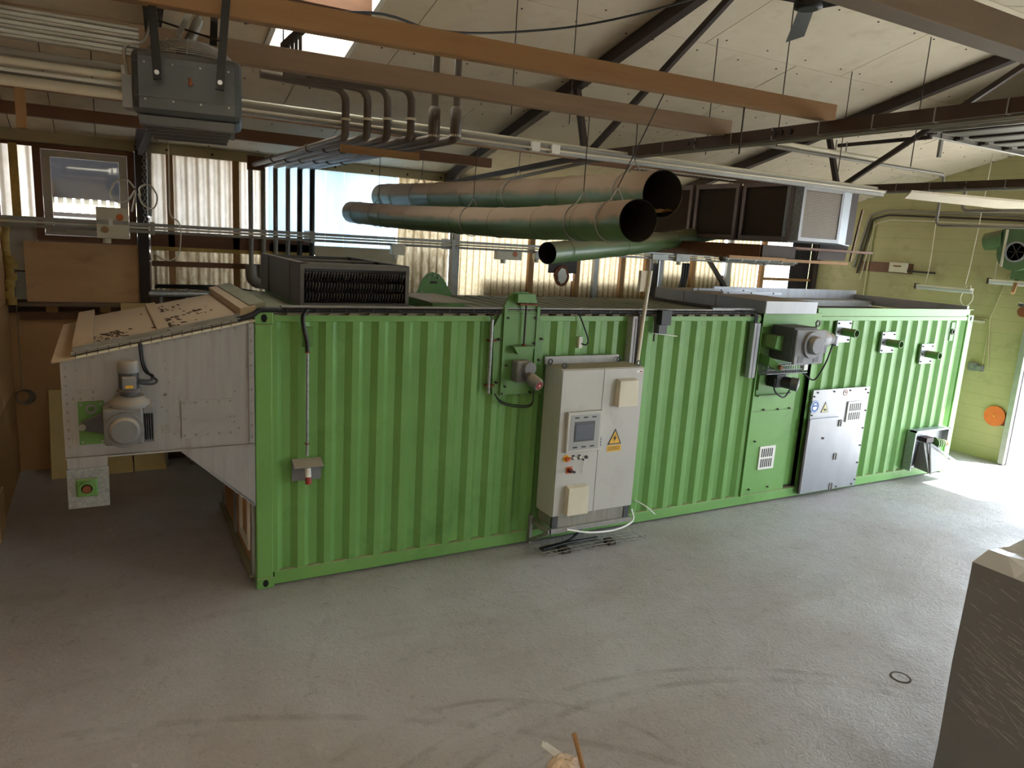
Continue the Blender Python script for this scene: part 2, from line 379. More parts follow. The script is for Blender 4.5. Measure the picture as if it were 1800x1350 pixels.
# skylight
sk = thing('window_2', 'bright rooflight with white frame and ribbed translucent sheets', 'skylight', (.84, .3, 6.0), kind='structure')
a, b, c, d = SK
for (x0, x1, y0, y1) in ((a, a+.05, c, d), (b-.05, b, c, d), (a+.05, b-.05, c, c+.05), (a+.05, b-.05, d-.05, d)):
    mb = MB(); slab(mb, x0, x1, y0, y1, -.02, .2); mb.build('frame', WHITE, sk)
mb = MB(); slab(mb, a+.05, b-.05, .46, .58, -.03, .18); mb.build('crossbar', WOODD, sk)
for y0, y1 in ((c+.05, .46), (.58, d-.05)):
    n = 60; vs = []; fs = []
    for i in range(n+1):
        x = a+.05+(b-a-.1)*i/n; h = .15+.012*math.cos(i*math.pi/2)
        vs += [(x, y0, zc(y0)+h), (x, y1, zc(y1)+h)]
    fs = [(2*i, 2*i+1, 2*i+3, 2*i+2) for i in range(n)]
    MB().add(vs, fs, True).build('translucent_sheet', SKYL, sk)

for i, (a, b, c, d) in enumerate(SKFILL):
    t = thing('window_%d' % (i+3), ('leftmost', 'second', 'third', 'rightmost')[i]+' added translucent rooflight for fill light, unseen in the front roof slope above the viewer', 'skylight', ((a+b)/2, (c+d)/2, 5.3), kind='structure')
    mb = MB(); slab(mb, a-.03, b+.03, c-.03, d+.03, .13, .006); mb.build('translucent_sheet', SKYL, t)
# ---- left wall
wl = thing('wall_left', 'brown plywood and fibreboard side wall at the far left', 'wall', (XL, 0, 0), kind='structure')
B('wall_core', MASON, wl, XL-.25, XL-.03, YF, YB+.2, 0, 6.6)
for i, (y0, y1, z0, z1, m) in enumerate(((2.75, 4.9, 0, 1.22, FIBRE), (2.75, 4.9, 1.23, 2.46, PLY), (2.2, 4.9, 2.47, 4.9, PLY), (.3, 2.74, 0, 1.22, FIBRE), (.3, 2.74, 1.23, 2.46, PLY), (-2.1, .29, 0, 2.46, FIBRE), (-2.1, 2.19, 2.47, 5.0, PLY), (-9.4, -2.11, 0, 4.6, FIBRE))):
    B('panel', m, wl, XL-.03, XL+random.uniform(0, .004), y0, y1, z0+.004, z1)
mb = MB()
for k in range(14):
    z = 2.5+k*.08; mb.disc((XL+.05+random.uniform(-.02, .03), 4.72+random.uniform(-.1, .1), z), .05+random.random()*.04, 'Z', .1, 9)
mb.build('insulation', INSUL, wl, kind='stuff')
# ---- right wall with the door opening
wr = thing('wall_right', 'pale green painted block end wall with stains and cables', 'wall', (XR, 2, 0), kind='structure')
DY0, DY1, DH = -4.09, -.107, 4.55
MB().prism([(DY1, 0), (YB+.2, 0), (YB+.2, zc(YB)+.05), (DY1, zc(DY1)+.05)], 'X', XR, XR+.25).build('masonry', BLOCK, wr)
MB().prism([(DY0, DH), (DY1, DH), (DY1, zc(DY1)+.05), (RIDGE, zc(RIDGE)+.05), (DY0, zc(DY0)+.05)], 'X', XR, XR+.25).build('masonry', BLOCK, wr)
MB().prism([(YF, 0), (DY0, 0), (DY0, zc(DY0)+.05), (YF, zc(YF)+.05)], 'X', XR, XR+.25).build('masonry', BLOCK, wr)
# painted block courses: recessed joints
jm = MB()
for k in range(1, 24):
    jm.box(XR-.0015, XR+.01, DY1+.1, YB, k*.25-.004, k*.25+.004)
jm.build('mortar_joints', M('joint_green', '9a9c6c', None, rough=.9), wr, kind='stuff')
dr = thing('door_1', 'tall vehicle doorway with grey metal jamb letting sunlight in', 'doorway', (XR, -2, 0), kind='structure')
B('jamb', ALU, dr, XR-.06, XR+.25, DY1-.07, DY1, 0, DH)
B('track', ZINC, dr, XR-.16, XR-.06, DY1-.05, DY1+.05, .02, DH+.9)
B('seal', DKSTEEL, dr, XR-.02, XR+.02, DY1, DY1+.03, 0, DH)
B('jamb', ALU, dr, XR-.06, XR+.25, DY0, DY0+.07, 0, DH)
B('lintel', ALU, dr, XR-.06, XR+.25, DY0+.07, DY1-.07, DH-.07, DH)
# ---- front wall behind the viewer with its big window band
wf = thing('wall_front', 'front wall behind the viewer with wide glazed opening', 'wall', (5.7, YF, 0), kind='structure')
for (x0, x1, z0, z1) in ((XL-.2, 9.9, 0, 4.25), (13.3, XR+.25, 0, 4.25), (9.9, 13.3, 0, .1), (XL-.2, XR+.25, 4.25, zc(YF)+.06)):
    B('masonry', BOARD, wf, x0, x1, YF-.2, YF, z0, z1)
for x in (11.6,): B('mullion', ALU, wf, x-.04, x+.04, YF-.15, YF-.05, .1, 4.25)

# ---- back wall
wb = thing('wall_back', 'long back wall of corrugated translucent sheets, timber studs and boards', 'wall', (5.7, YB, 0), kind='structure')
def sheet(x0, x1, z0, z1, mat, y=YB, pitch=.076, amp=.009, name='corrugated_sheet'):
    n = max(8, int(round((x1-x0)/pitch*6))); vs = []
    for i in range(n+1):
        x = x0+(x1-x0)*i/n; yy = y+amp*math.cos(2*math.pi*(x-x0)/pitch)
        vs += [(x, yy, z0), (x, yy, z1)]
    MB().add(vs, [(2*i, 2*i+2, 2*i+3, 2*i+1) for i in range(n)], True).build(name, mat, wb)
# opaque low parts
B('low_board', FIBRE, wb, XL, -1.62, YB-.03, YB+.1, 0, 2.3)
B('low_board', FIBRE, wb, -1.61, -.8, YB-.035, YB+.1, 0, 2.3)
B('low_masonry', MASON, wb, -.8, XR, YB-.02, YB+.15, 0, 2.66)
B('low_masonry', MASON, wb, XL-.25, -.8, YB+.11, YB+.2, 0, 3.4)
B('shelf_rail', WOODG, wb, -2.3, -.85, 4.72, 4.92, 2.42, 2.46)
B('shelf_rail', WOODD, wb, -2.3, -.85, 4.86, 4.92, 2.22, 2.33)
for x in (-1.98, -1.32): B('shelf_block', WOODV, wb, x, x+.14, 4.78, 4.92, 2.33, 2.42)
B('plywood_board', PLY, wb, -2.2, -.79, 4.87, 4.89, 2.47, 3.31)
B('white_board', M('white_wall', 'b5aea2', 'c2bbae', 1, .8), wb, XL, -2.03, YB-.03, YB+.02, 2.9, 3.52)
B('slatted_grille', ZINC, wb, XL+.05, -2.2, YB-.05, YB, 2.5, 2.88)
B('sill_bar', ALU, wb, XL, -2.03, 4.86, 4.95, 3.52, 3.6)
# top boards
for x0, x1 in ((XL, -2.15), (-2.15, -1.65), (-1.65, -1.17), (-1.17, -.8)):
    B('top_board', BOARD, wb, x0+.004, x1-.004, YB-.02, YB+.1, 4.63, 4.9)
B('head_rail', WOODD, wb, XL, -.8, YB-.05, YB-.01, 4.58, 4.63)
for x0, x1 in ((-.62, 4.2), (4.36, 8.8), (9.0, XR)):
    B('fascia', FASC, wb, x0, x1, 4.87, 4.90, 4.64, zc(4.88)-.02)
    mb = MB()
    x = x0+.25
    while x < x1: mb.disc((x, 4.865, 4.70), .018, 'Y', .012, 8); x += .62
    mb.build('fascia_bolts', DKSTEEL, wb, kind='stuff')
B('eave_closer', FASC, wb, XL, XR, 4.9, 5.1, 4.64, 4.84)
# posts
for x, m in ((-.72, DKSTEEL), (4.28, ZINC), (8.9, DKSTEEL)):
    B('column', m, wb, x-.07, x+.07, 4.78, 4.93, 0, 4.72)
# upper sheets, left bay
sheet(XL, -2.03, 3.6, 4.6, FRPL, pitch=.15)
B('stud', INSUL, wb, -2.30, -2.2, 4.88, 4.93, 3.6, 4.6)
for x0, x1, m in ((-.62, -.32, FRPL), (-.3, .58, FRPL), (.6, 1.05, FRPL)):
    sheet(x0, x1, 3.5, 4.66, m)
for x in (-.34, .58): B('stud', WOODV, wb, x-.045, x+.045, 4.86, 4.93, 2.66, 4.64)
B('mid_rail', WOODD, wb, -.62, 1.7, 4.86, 4.94, 3.30, 3.52)
B('foam_seal', INSUL, wb, -.62, 1.7, 4.83, 4.9, 3.25, 3.31)
for x0, x1 in ((-.62, -.36), (-.34, .58), (.6, 1.8)): sheet(x0, x1, 2.66, 3.3, FRP)
B('cross_rail', WOODD, wb, -.62, 1.75, 4.8, 4.85, 3.02, 3.1)
# milky glazing
for i in range(7): B('glazing_pane', GLAZ, wb, 1.07+i*.305, 1.07+i*.305+.3, YB-.004, YB+.004, 3.43, 4.66)
B('glazing_sill', BOARD, wb, 1.07, 3.22, 4.86, 4.98, 3.28, 3.43)
B('low_board', BOARD, wb, 1.82, 3.22, 4.93, 5.0, 2.66, 3.28)
# main run of sheets
edges = [3.24, 4.2, 4.36, 5.25, 6.15, 6.9, 7.05, 7.9, 8.2, 8.8, 9.0, 9.9, 10.95, 11.15, 12.05, 12.2]
for i in range(len(edges)-1):
    if edges[i+1]-edges[i] > .25: sheet(edges[i], edges[i+1], 2.62, 4.66, FRP if edges[i] < 4.3 else FRPM, pitch=.13, amp=.016)
sheet(12.2, 13.12, 2.62, 4.66, FRPL, pitch=.15, amp=.015); sheet(13.14, 13.8, 2.62, 4.66, SHEDR, pitch=.09)
for x, m in ((6.97, WOODV), (7.42, ZINC), (8.08, WOODV), (8.72, WOODV), (9.1, ZINC), (11.05, ZINC), (12.12, WOODV), (5.9, WOODV), (10.0, WOODV)):
    B('stud', m, wb, x-.055, x+.055, 4.84, 4.93, 2.62, 4.64)
MB().beam((10.3, 4.86, 3.66), (11.1, 4.86, 2.85), .06, .09).build('brace', DKSTEEL, wb)
B('cross_rail', WOODO, wb, 12.17, 13.9, 4.86, 4.93, 3.14, 3.2)
B('end_post', DKSTEEL, wb, 13.8, 13.95, 4.8, 4.93, 2.6, 4.7)
B('sill_rail', ZINC, wb, -.65, 13.9, 4.86, 4.98, 2.58, 2.66)
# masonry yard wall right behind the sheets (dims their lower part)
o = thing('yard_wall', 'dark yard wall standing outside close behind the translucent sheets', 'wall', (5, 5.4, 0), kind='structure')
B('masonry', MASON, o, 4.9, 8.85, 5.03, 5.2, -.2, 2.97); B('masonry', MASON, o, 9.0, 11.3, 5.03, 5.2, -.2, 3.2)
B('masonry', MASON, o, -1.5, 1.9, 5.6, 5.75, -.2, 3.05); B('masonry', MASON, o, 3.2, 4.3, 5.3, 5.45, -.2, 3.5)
# ---- window with brown frame
wn = thing('window_1', 'white casement window in a brown timber frame beside the steel column', 'window', (-1.4, YB, 3.35), kind='structure')
wx0, wx1, wz0, wz1 = -2.03, -.80, 3.33, 4.62
for (x0, x1, z0, z1) in ((wx0, wx0+.09, wz0, wz1), (wx1-.09, wx1, wz0, wz1), (wx0+.09, wx1-.09, wz0, wz0+.07), (wx0+.09, wx1-.09, wz1-.06, wz1)):
    B('frame', WOODD, wn, x0, x1, 4.84, 4.98, z0, z1)
sx0, sx1, sz0, sz1 = wx0+.1, wx1-.1, wz0+.08, wz1-.07
for (x0, x1, z0, z1) in ((sx0, sx0+.1, sz0, sz1), (sx1-.1, sx1, sz0, sz1), (sx0+.1, sx1-.1, sz0, sz0+.1), (sx0+.1, sx1-.1, sz1-.09, sz1)):
    B('sash', M('sash_white', 'a8a296', 'b4aea2', 2, .5), wn, x0, x1, 4.86, 4.94, z0, z1)
B('pane', GLASS, wn, sx0+.1, sx1-.1, 4.9, 4.905, sz0+.1, sz1-.09)
MB().beam((sx0+.06, 4.84, sz0+.06), (sx0+.25, 4.84, sz0+.06), .02, .02).build('handle', ZINC, wn)
# shed seen through it
sh = thing('shed', 'dark brown ribbed shed wall with bright slatted strip seen through the window', 'shed', (-1, 6.6, -.21))
B('wall', SHEDR, sh, -2.25, 1.2, 6.6, 6.8, 3.95, 5.6); B('lower_wall', SHEDR, sh, -2.2, 1.2, 6.55, 6.8, -.21, 3.72)
for i in range(14): B('slat', BOARD, sh, -2.2+i*.12, -2.12+i*.12, 6.62, 6.66, 3.72, 3.95)
B('shade_canopy', SHEDR, sh, -2.6, 1.5, 5.5, 6.9, 5.6, 5.66); B('post', SHEDR, sh, -2.02, -1.94, 6.5, 6.6, 3.6, 4.2)  # canopy added out of view to keep sun off the shed wall
for z in (3.15, 3.4, 3.62): B('rail', ZINC, sh, -2.2, 1.2, 6.45, 6.5, z, z+.04)

# ------------------------------------------------------------------ roof frame
def truss(X, label, conduits):
    t = thing('roof_truss', label, 'roof truss', (X, -2.2, 4.8), 'steel roof trusses')
    def Lb(name, p, q, wd, h, m=DKSTEEL): return MB().beam(p, q, wd, h).build(name, m, t)
    Lb('rafter', (X, 4.9, zc(4.9)-.09), (X, RIDGE, zc(RIDGE)-.09), .12, .14)
    Lb('rafter', (X, RIDGE, zc(RIDGE)-.09), (X, YF+.05, zc(YF)-.09), .12, .14)
    nz, ny = (4.80 if X > 0 else 4.72), .62
    if X > 0: Lb('bottom_chord', (X, ny, nz), (X, 2*RIDGE-ny, nz), .07, .1, RUSTST)
    Lb('eave_tie', (X, ny, nz), (X, 4.8, zc(4.9)-.16), .06, .07)
    Lb('eave_tie', (X, 2*RIDGE-ny, nz), (X, YF+.1, zc(YF)-.16), .06, .07)
    for k in (0, 1):
        yy = ny if k == 0 else 2*RIDGE-ny
        Lb('strut', (X, yy, nz), (X, yy+(.3 if k == 0 else -.3), zc(yy+.3 if k == 0 else yy-.3)-.15), .07, .07)
        if X > 0: Lb('ridge_tie', (X, yy, nz), (X, RIDGE, zc(RIDGE)-.15), .05, .07)
    mb = MB()
    for y in (-2.6, -2.5, -2.42) if X > 0 else (): mb.disc((X-.04, y, nz), .025, 'X', .03, 8)
    for y in (-1.3, -1.38): mb.disc((X-.04, y, nz), .025, 'X', .03, 8)
    if X > 0: mb.build('bolts', DKSTEEL, t, kind='stuff')
    if conduits:
        for dz, dy in ((-.055, -.03), (-.06, .02)):
            MB().tube(bend([(X+.06+dy, -5.5, nz+dz), (X+.06+dy, ny, nz+dz), (X+.1+dy, 4.55, zc(4.9)-.22+dz), (X+.1+dy, 4.75, 4.35), (X+.1+dy, 4.78, 3.6)], .15), .016, 8).build('conduit', PVC, t)
        mb = MB()
        for k in range(12): mb.box(X-.042, X+.042, -5.4+k*.5, -5.39+k*.5, nz-.055, nz+.055)
        mb.build('cable_ties', ZINC, t, kind='stuff')
    return t
truss(-.72, 'dark steel roof truss at the left behind the unit heater', False)
truss(4.1, 'dark steel roof truss in the middle carrying the timber beam ends', True)
truss(8.9, 'dark steel roof truss at the right in front of the green end wall', True)
def timber(label, X0, X1, Y, z0, z1, wd, mat, bev=.006, dz=0):
    if dz: return MB().hexa([(X0, Y-wd/2, z0-dz), (X1, Y-wd/2, z0), (X1, Y+wd/2, z0), (X0, Y+wd/2, z0-dz)], [(X0, Y-wd/2, z1-dz), (X1, Y-wd/2, z1), (X1, Y+wd/2, z1), (X0, Y+wd/2, z1-dz)]).build('timber_beam', mat, None, bev, label=label, cat='beam', group='timber beams across the hall')
    return B('timber_beam', mat, None, X0, X1, Y-wd/2, Y+wd/2, z0, z1, bev, label=label, cat='beam', group='timber beams across the hall')
timber('upper orange timber beam ending on the middle truss chord, nearest long one', -2.4, 4.22, -2.88, 4.87, 5.005, .09, WOODO, dz=.1)
timber('second long brownish timber beam below the upper orange one', -2.4, 4.15, -1.75, 4.84, 4.985, .1, WOODM, dz=.075)
timber('big grey timber beam in the top right corner', -2.4, 4.6, -4.80, 4.92, 5.08, .14, WOODG)
timber('bright orange timber beam behind the six pipes under the white trunking', -2.4, 4.0, .66, 4.76, 4.90, .09, WOODO)
timber('dark brown timber beam close to the back wall above the glazing', -2.4, 4.12, 3.28, 4.80, 4.94, .1, WOODD)
timber('dark brown timber beam behind the dark louvre boxes', 4.3, 8.85, 1.2, 4.78, 4.90, .1, WOODD)
# grey trunking beam along X with trays on it
tb = thing('trunking_beam', 'long pale grey beam with cable trunking running under the trusses', 'beam', (4, -.27, 4.64))
B('web', ZINC, tb, -2.4, 8.75, -.30, -.22, 4.66, 4.74)
B('flange', ZINC, tb, -2.4, 8.75, -.34, -.18, 4.735, 4.745)
B('trunking', PVC, tb, -2.4, 8.6, -.34, -.30, 4.70, 4.735)
T('cable_pipe', CREAM, tb, [(-2.4, -.28, 4.765), (8.6, -.28, 4.765)], .02)
T('cable_pipe', CREAM, tb, [(-2.4, -.35, 4.69), (3.0, -.35, 4.69), (8.7, -.35, 4.72)], .012)
for x in (2.75, 3.0): B('junction_box', WHITE, tb, x, x+.1, -.37, -.30, 4.66, 4.75)
B('perforated_tray', M('tray_white', 'b4b2a4', 'c0beb0', 5, .5), tb, 4.1, 5.6, -.5, -.38, 4.60, 4.605)
mb = MB()
for k in range(24):
    for yy in (-.48, -.42): mb.box(4.13+k*.06, 4.165+k*.06, yy, yy+.03, 4.597, 4.599)
mb.build('tray_slots', DARK, tb, kind='stuff')
# ------------------------------------------------------------------ shipping container
CL, CW, CH = 12.19, 2.44, 2.896
ct = thing('shipping_container', 'long bright green corrugated shipping container converted into a drying plant', 'container', (6.1, 1.2, 0))
def corrug(x0, x1, z0, z1, yo, yi, mat, name, sgn=1):
    prof = [(0, yo), (.072, yo), (.132, yi), (.212, yi), (.278, yo)]
    pts = []; x = x0
    while x < x1:
        for dx, y in prof[:-1]:
            if x+dx < x1: pts.append((x+dx, y))
        x += .278
    pts.append((x1, yi)); vs = []
    for X, Y in pts: vs += [(X, Y, z0), (X, Y, z1)]
    return MB().add(vs, [(2*i, 2*i+2, 2*i+3, 2*i+1) for i in range(len(pts)-1)]).build(name, mat, ct)
corrug(.14, 6.92, .17, 2.81, .012, .062, GREEN, 'side_panel'); corrug(8.10, 12.05, .17, 2.81, .012, .062, GREEN, 'side_panel')
MB().box(.15, 12.04, CW-.06, CW-.03, .17, 2.81).build('back_panel', GREEN, ct)
for x0 in (0, CL-.178):
    for y0 in (0, CW-.162):
        for z0 in (0, CH-.118):
            cc = B('corner_casting', GREEN, ct, x0, x0+.178, y0, y0+.162, z0, z0+.118, .008)
            if y0 == 0:
                cx, cz = x0+.089, z0+.059
                MB().prism([(cx+.032*math.cos(t)*.9, cz+.04*math.sin(t)) for t in [k*math.pi/8 for k in range(16)]], 'Y', -.001, .004).build('hole', DARK, cc)
for x0, x1 in ((.0, .165), (CL-.165, CL)):
    MB().prism([(x0, .0), (x1, .0), (x1, .05), (x1-.02, .14), (x0, .14)], 'Z', .118, CH-.118).build('corner_post', GREEN, ct, .012)
    B('corner_post', GREEN, ct, x0, x1, CW-.14, CW, .118, CH-.118, .012)
B('bottom_rail', GREEN, ct, .178, CL-.178, .008, .09, .03, .175, .006)
B('bottom_rail', GREEN, ct, .178, CL-.178, CW-.09, CW-.008, .03, .175)
B('top_rail', GREEN, ct, .178, CL-.178, .008, .07, 2.80, 2.866, .005)
B('top_rail', GREEN, ct, .178, CL-.178, CW-.07, CW-.008, 2.80, 2.866)
MB().box(.178, CL-.178, .06, CW-.06, 2.80, 2.81).build('roof_underside', GREEN, ct)
B('floor_pan', DKSTEEL, ct, .15, CL-.15, .08, CW-.08, .1, .2)
# corrugated roof (ridges run across) and flat dusty front part
pts = []; x = 2.3
while x < 6.85:
    pts += [(x, 2.885), (x+.08, 2.885), (x+.11, 2.835), (x+.18, 2.835)]; x += .209
vs = []
for X, Z in pts: vs += [(X, .07, Z), (X, CW-.07, Z)]
MB().add(vs, [(2*i, 2*i+2, 2*i+3, 2*i+1) for i in range(len(pts)-1)]).build('roof_sheet', ROOFM, ct)
x = .30; nm = MB()
while x < 6.8:
    nm.prism([(x, 2.866), (x+.12, 2.866), (x+.10, 2.89), (x+.02, 2.89)], 'Y', .012, .07); x += .209
nm.build('roof_ends', ROOFM, ct, kind='stuff')
B('roof_plate', ROOFM, ct, .0, 2.3, .05, CW-.02, 2.85, 2.885)
for x in (.62, 1.3): B('roof_seam', GREEND, ct, x, x+.02, .1, CW-.05, 2.884, 2.888)
B('roof_plate', ROOFM, ct, 6.85, 8.2, .06, CW-.06, 2.85, 2.885)
# left end below the hopper
B('end_frame', STEEL, ct, -.03, .02, .10, .18, .12, 1.5); B('end_frame', STEEL, ct, -.03, .02, 1.25, 1.33, .12, 1.5)
B('end_frame', STEEL, ct, -.03, .02, 2.2, 2.28, .12, 1.5); B('end_sill', ROOFM, ct, -.06, .02, .1, 2.35, .10, .14)
B('end_panel', FIBRE, ct, .0, .03, .15, 2.3, .12, 2.8)
for (y0, y1, z0, z1) in ((.35, .42, .3, .95), (.85, .92, .3, .95), (.42, .85, .3, .36), (.42, .85, .89, .95)):
    B('hatch_frame', WHITE, ct, -.03, 0, y0, y1, z0, z1)
B('end_panel', GREEN, ct, CL-.05, CL-.02, .14, CW-.14, .1, 2.8)
# right end basin rim and inspection bay
B('bay_plate', GREEN, ct, 6.92, 7.86, .03, .05, .17, 2.9, .003)
B('bay_side', GREEN, ct, 6.90, 6.92, -.02, .1, .17, 2.9); B('bay_recess', GREEN, ct, 7.86, 8.12, .10, .12, .17, 2.9)
B('bay_header', GREEN, ct, 6.9, 8.12, -.03, .06, 2.72, 2.92, .004); B('bay_seam', GREEND, ct, 6.93, 7.85, .026, .032, 1.45, 1.465)
mb = MB()
for X, Z in ((7.2, 1.48), (7.5, 1.47), (7.75, 1.47), (7.1, .25), (7.5, .25), (7.6, 2.86), (7.1, 1.0), (7.05, 1.9), (7.7, 1.72)):
    mb.disc((X, .02, Z), .014, 'Y', .03, 8)
mb.build('bolts', DKSTEEL, ct, kind='stuff')
B('rim', GREEN, ct, 8.1, 12.08, .02, .06, 2.87, 2.985); B('rim', GREEND, ct, 8.1, 12.08, 2.38, 2.42, 2.87, 3.07)
B('rim', STEEL, ct, 8.2, 12.1, 2.33, 2.38, 2.87, 3.12); B('rim', STEEL, ct, 12.04, 12.09, .06, 2.36, 2.87, 3.05)
B('rim_flange', GREEN, ct, 8.05, 12.14, -.0, .06, 2.985, 2.995)
B('basin_floor', DKSTEEL, ct, 8.2, 12.05, .06, 2.36, 2.82, 2.84); B('basin_step', ZINC, ct, 8.2, 12.04, 1.9, 2.34, 2.84, 2.95)
def vent(parent, x0, x1, z0, z1, y, name='vent_grille'):
    g = B(name, WHITE, parent, x0, x1, y-.02, y, z0, z1, .004)
    n = 6; wd = (x1-x0)*.7/n
    mb = MB()
    for r in (0, 1):
        for k in range(n):
            xx = x0+(x1-x0)*(.12+.76*k/n); za = z0+(z1-z0)*(.1 if r == 0 else .54); zb = z0+(z1-z0)*(.46 if r == 0 else .9)
            mb.box(xx, xx+wd*.6, y-.022, y-.018, za, zb)
    mb.build('slots', BLACK, g); return g
x0, z1 = fz(1335, 785, .03); x1, z0 = fz(1357, 822, .03); vent(ct, x0, x1, z0, z1, .03)
def pstub(px, py, label):
    X, Z = fz(px, py, -.01)
    t = thing('pipe_stub', label, 'pipe stub', (X, 0, Z), 'pipe stubs on the right of the container')
    B('flange_plate', ALU, t, X-.17, X+.17, -.01, .02, Z-.17, Z+.17, .003)
    mb = MB()
    for sx in (-1, 1):
        for sz in (-1, 0, 1): mb.disc((X+sx*.135, -.014, Z+sz*.13), .014, 'Y', .02, 8)
    mb.build('bolts', DKSTEEL, t, kind='stuff')
    mb = MB().tube([(X, 0, Z), (X, -.24, Z)], .062, 18, False); mb.tube([(X, -.24, Z), (X, -.02, Z)], .052, 18, False); mb.ring((X, -.24, Z), .062, .052, 'Y', .004, 18)
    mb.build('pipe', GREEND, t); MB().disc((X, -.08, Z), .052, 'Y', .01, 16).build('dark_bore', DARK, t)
pstub(1483, 583, 'round pipe stub on square metal plate, nearest the big gear motor'); pstub(1561, 602, 'middle one of the three pipe stubs on square metal plates'); pstub(1629, 622, 'rightmost of the three pipe stubs, nearest the container end')
# door keeper on the right
o = thing('lashing_ring', 'small recessed green lashing ring near the right container corner', 'lashing ring', (*[at(1672, 583, 'Y', .0)[0], 0], 2.5))
X, Z = fz(1674, 583, 0)
B('plate', GREEND, o, X-.05, X+.05, .0, .02, Z-.16, Z+.16); MB().ring((X, -.01, Z), .05, .03, 'Y', .02, 16).build('ring', DKSTEEL, o)

# ------------------------------------------------------------------ cable tray on the top front edge
tr = thing('cable_tray', 'wire cable tray with black cables along the top edge of the container', 'cable tray', (3.4, 0, 2.9))
for y, z in ((-.05, 2.90), (.06, 2.90), (.06, 2.945), (-.05, 2.945)):
    T('side_wire', DKSTEEL, tr, [(.25, y, z), (6.62, y, z)], .006, 6)
B('cover_strip', ZINC, tr, .25, 6.3, -.045, .06, 2.945, 2.96)
T('cable', BLACK, tr, [(.27, -.02, 2.92), (6.6, -.02, 2.92)], .02); T('cable', BLACK, tr, [(.27, .03, 2.92), (6.5, .03, 2.92)], .018)
mb = MB()
for k in range(44): mb.box(.3+k*.144, .304+k*.144, -.055, -.05, 2.895, 2.95)
mb.build('cross_wires', GREYD, tr, kind='stuff')
T('conduit_sleeve', GALV, tr, [(5.9, -.02, 2.97), (6.75, -.02, 2.97)], .022)

# ------------------------------------------------------------------ feed hopper on the left end
hp = thing('feed_hopper', 'grey stainless feed hopper with sloping lid bolted to the container end', 'hopper', (-.8, 1.2, 1.1))
hz = lambda x: 2.83+.216*x
pl = [(-1.62, 1.60), (-.01, 1.58), (-.01, hz(-.01)-.02), (-1.62, hz(-1.62)-.02)]
MB().prism(pl, 'Y', .0, .02).build('side_plate', STEEL, hp); MB().prism(pl, 'Y', 2.38, 2.40).build('side_plate', STEEL, hp)
B('end_plate', STEEL, hp, -1.62, -1.60, .02, 2.38, 1.6, hz(-1.62)-.02)
MB().hexa([(-1.62, .0, 1.58), (-.01, .0, 1.56), (-.01, 2.4, 1.56), (-1.62, 2.4, 1.58)], [(-1.62, .0, 1.60), (-.01, .0, 1.58), (-.01, 2.4, 1.58), (-1.62, 2.4, 1.60)]).build('bottom_plate', STEEL, hp)
B('bottom_flange', STEEL, hp, -1.62, -.02, -.03, .0, 1.575, 1.59)
B('end_flange', STEEL, hp, -.06, -.01, -.02, .0, 1.6, 2.79)
def sl(x0, x1, y0, y1, a, b):
    return [(x0,y0,hz(x0)+a),(x1,y0,hz(x1)+a),(x1,y1,hz(x1)+a),(x0,y1,hz(x0)+a)], [(x0,y0,hz(x0)+b),(x1,y0,hz(x1)+b),(x1,y1,hz(x1)+b),(x0,y1,hz(x0)+b)]
MB().hexa(*sl(-1.68, .0, -.04, 2.42, -.02, .0)).build('roof_sheet', STEELT, hp)
ld = MB().hexa(*sl(-1.52, -.06, .10, 2.3, .0, .05)).build('lid', STEELT, hp, .004)
MB().hexa(*sl(-1.52, -1.36, .08, 2.3, .05, .12)).build('lid_rib', STEELT, ld, .004)
MB().hexa(*sl(-.84, -.74, .1, 2.3, .05, .075)).build('lid_rib', STEELT, ld); MB().hexa(*sl(-1.52, -.06, .06, .10, .0, .07)).build('lid_edge', ZINC, ld)
MB().hexa(*sl(-.12, .02, .05, 2.42, .03, .12)).build('angle_iron', STEELT, hp); MB().hexa(*sl(-.03, .12, .1, 2.42, .05, .13)).build('angle_cap', ROOFM, hp)
mb = MB(); rnd = random.Random(3)
for k in range(150):
    cx, cy = rnd.choice([(-1.22, .5), (-.7, .75), (-.66, 1.6), (-.42, 1.0), (-.7, .3), (-1.2, .3)]); x = cx+rnd.gauss(0, .07); y = cy+rnd.gauss(0, .11); s_ = rnd.uniform(.006, .02); z = hz(x)+.051
    mb.box(x-s_, x+s_, y-s_*.5, y+s_*.5, z, z+.006)
mb.build('droppings', M('dirt_dark', '3a2a24', '54382e', 20, .9), hp, kind='stuff')
ch = [(-.67, 1.575), (-.005, 1.575), (-.005, .93)]
MB().prism(ch, 'Y', .0, .015).build('chute_side', STEEL, hp); MB().prism(ch, 'Y', 2.3, 2.315).build('chute_side', STEEL, hp)
MB().hexa([(-.68, .0, 1.56), (-.01, .0, .92), (-.01, 2.31, .92), (-.68, 2.31, 1.56)], [(-.66, .0, 1.57), (.0, .0, .94), (.0, 2.31, .94), (-.66, 2.31, 1.57)]).build('chute_floor', STEEL, hp)
mb = MB()
for k in range(12): mb.disc((-1.50+k*.132, -.006, hz(-1.50+k*.132)-.05), .011, 'Y', .02, 6)
for k in range(10): mb.disc((-1.585, -.006, 1.68+k*.08), .01, 'Y', .02, 6); mb.disc((-.035, -.026, 1.66+k*.12), .012, 'Y', .02, 6)
for px, py in ((290, 634), (291, 648), (297, 672), (293, 694), (293, 723), (285, 716), (314, 742), (314, 754), (314, 732), (412, 732), (412, 742), (420, 753), (134, 652), (128, 702), (413, 688), (435, 645), (437, 667), (437, 684), (440, 752), (287, 757), (307, 763)):
    X, Z = fz(px, py, -.005); mb.disc((X, -.006, Z), .009, 'Y', .02, 6)
mb.build('bolts', ZINC, hp, kind='stuff')
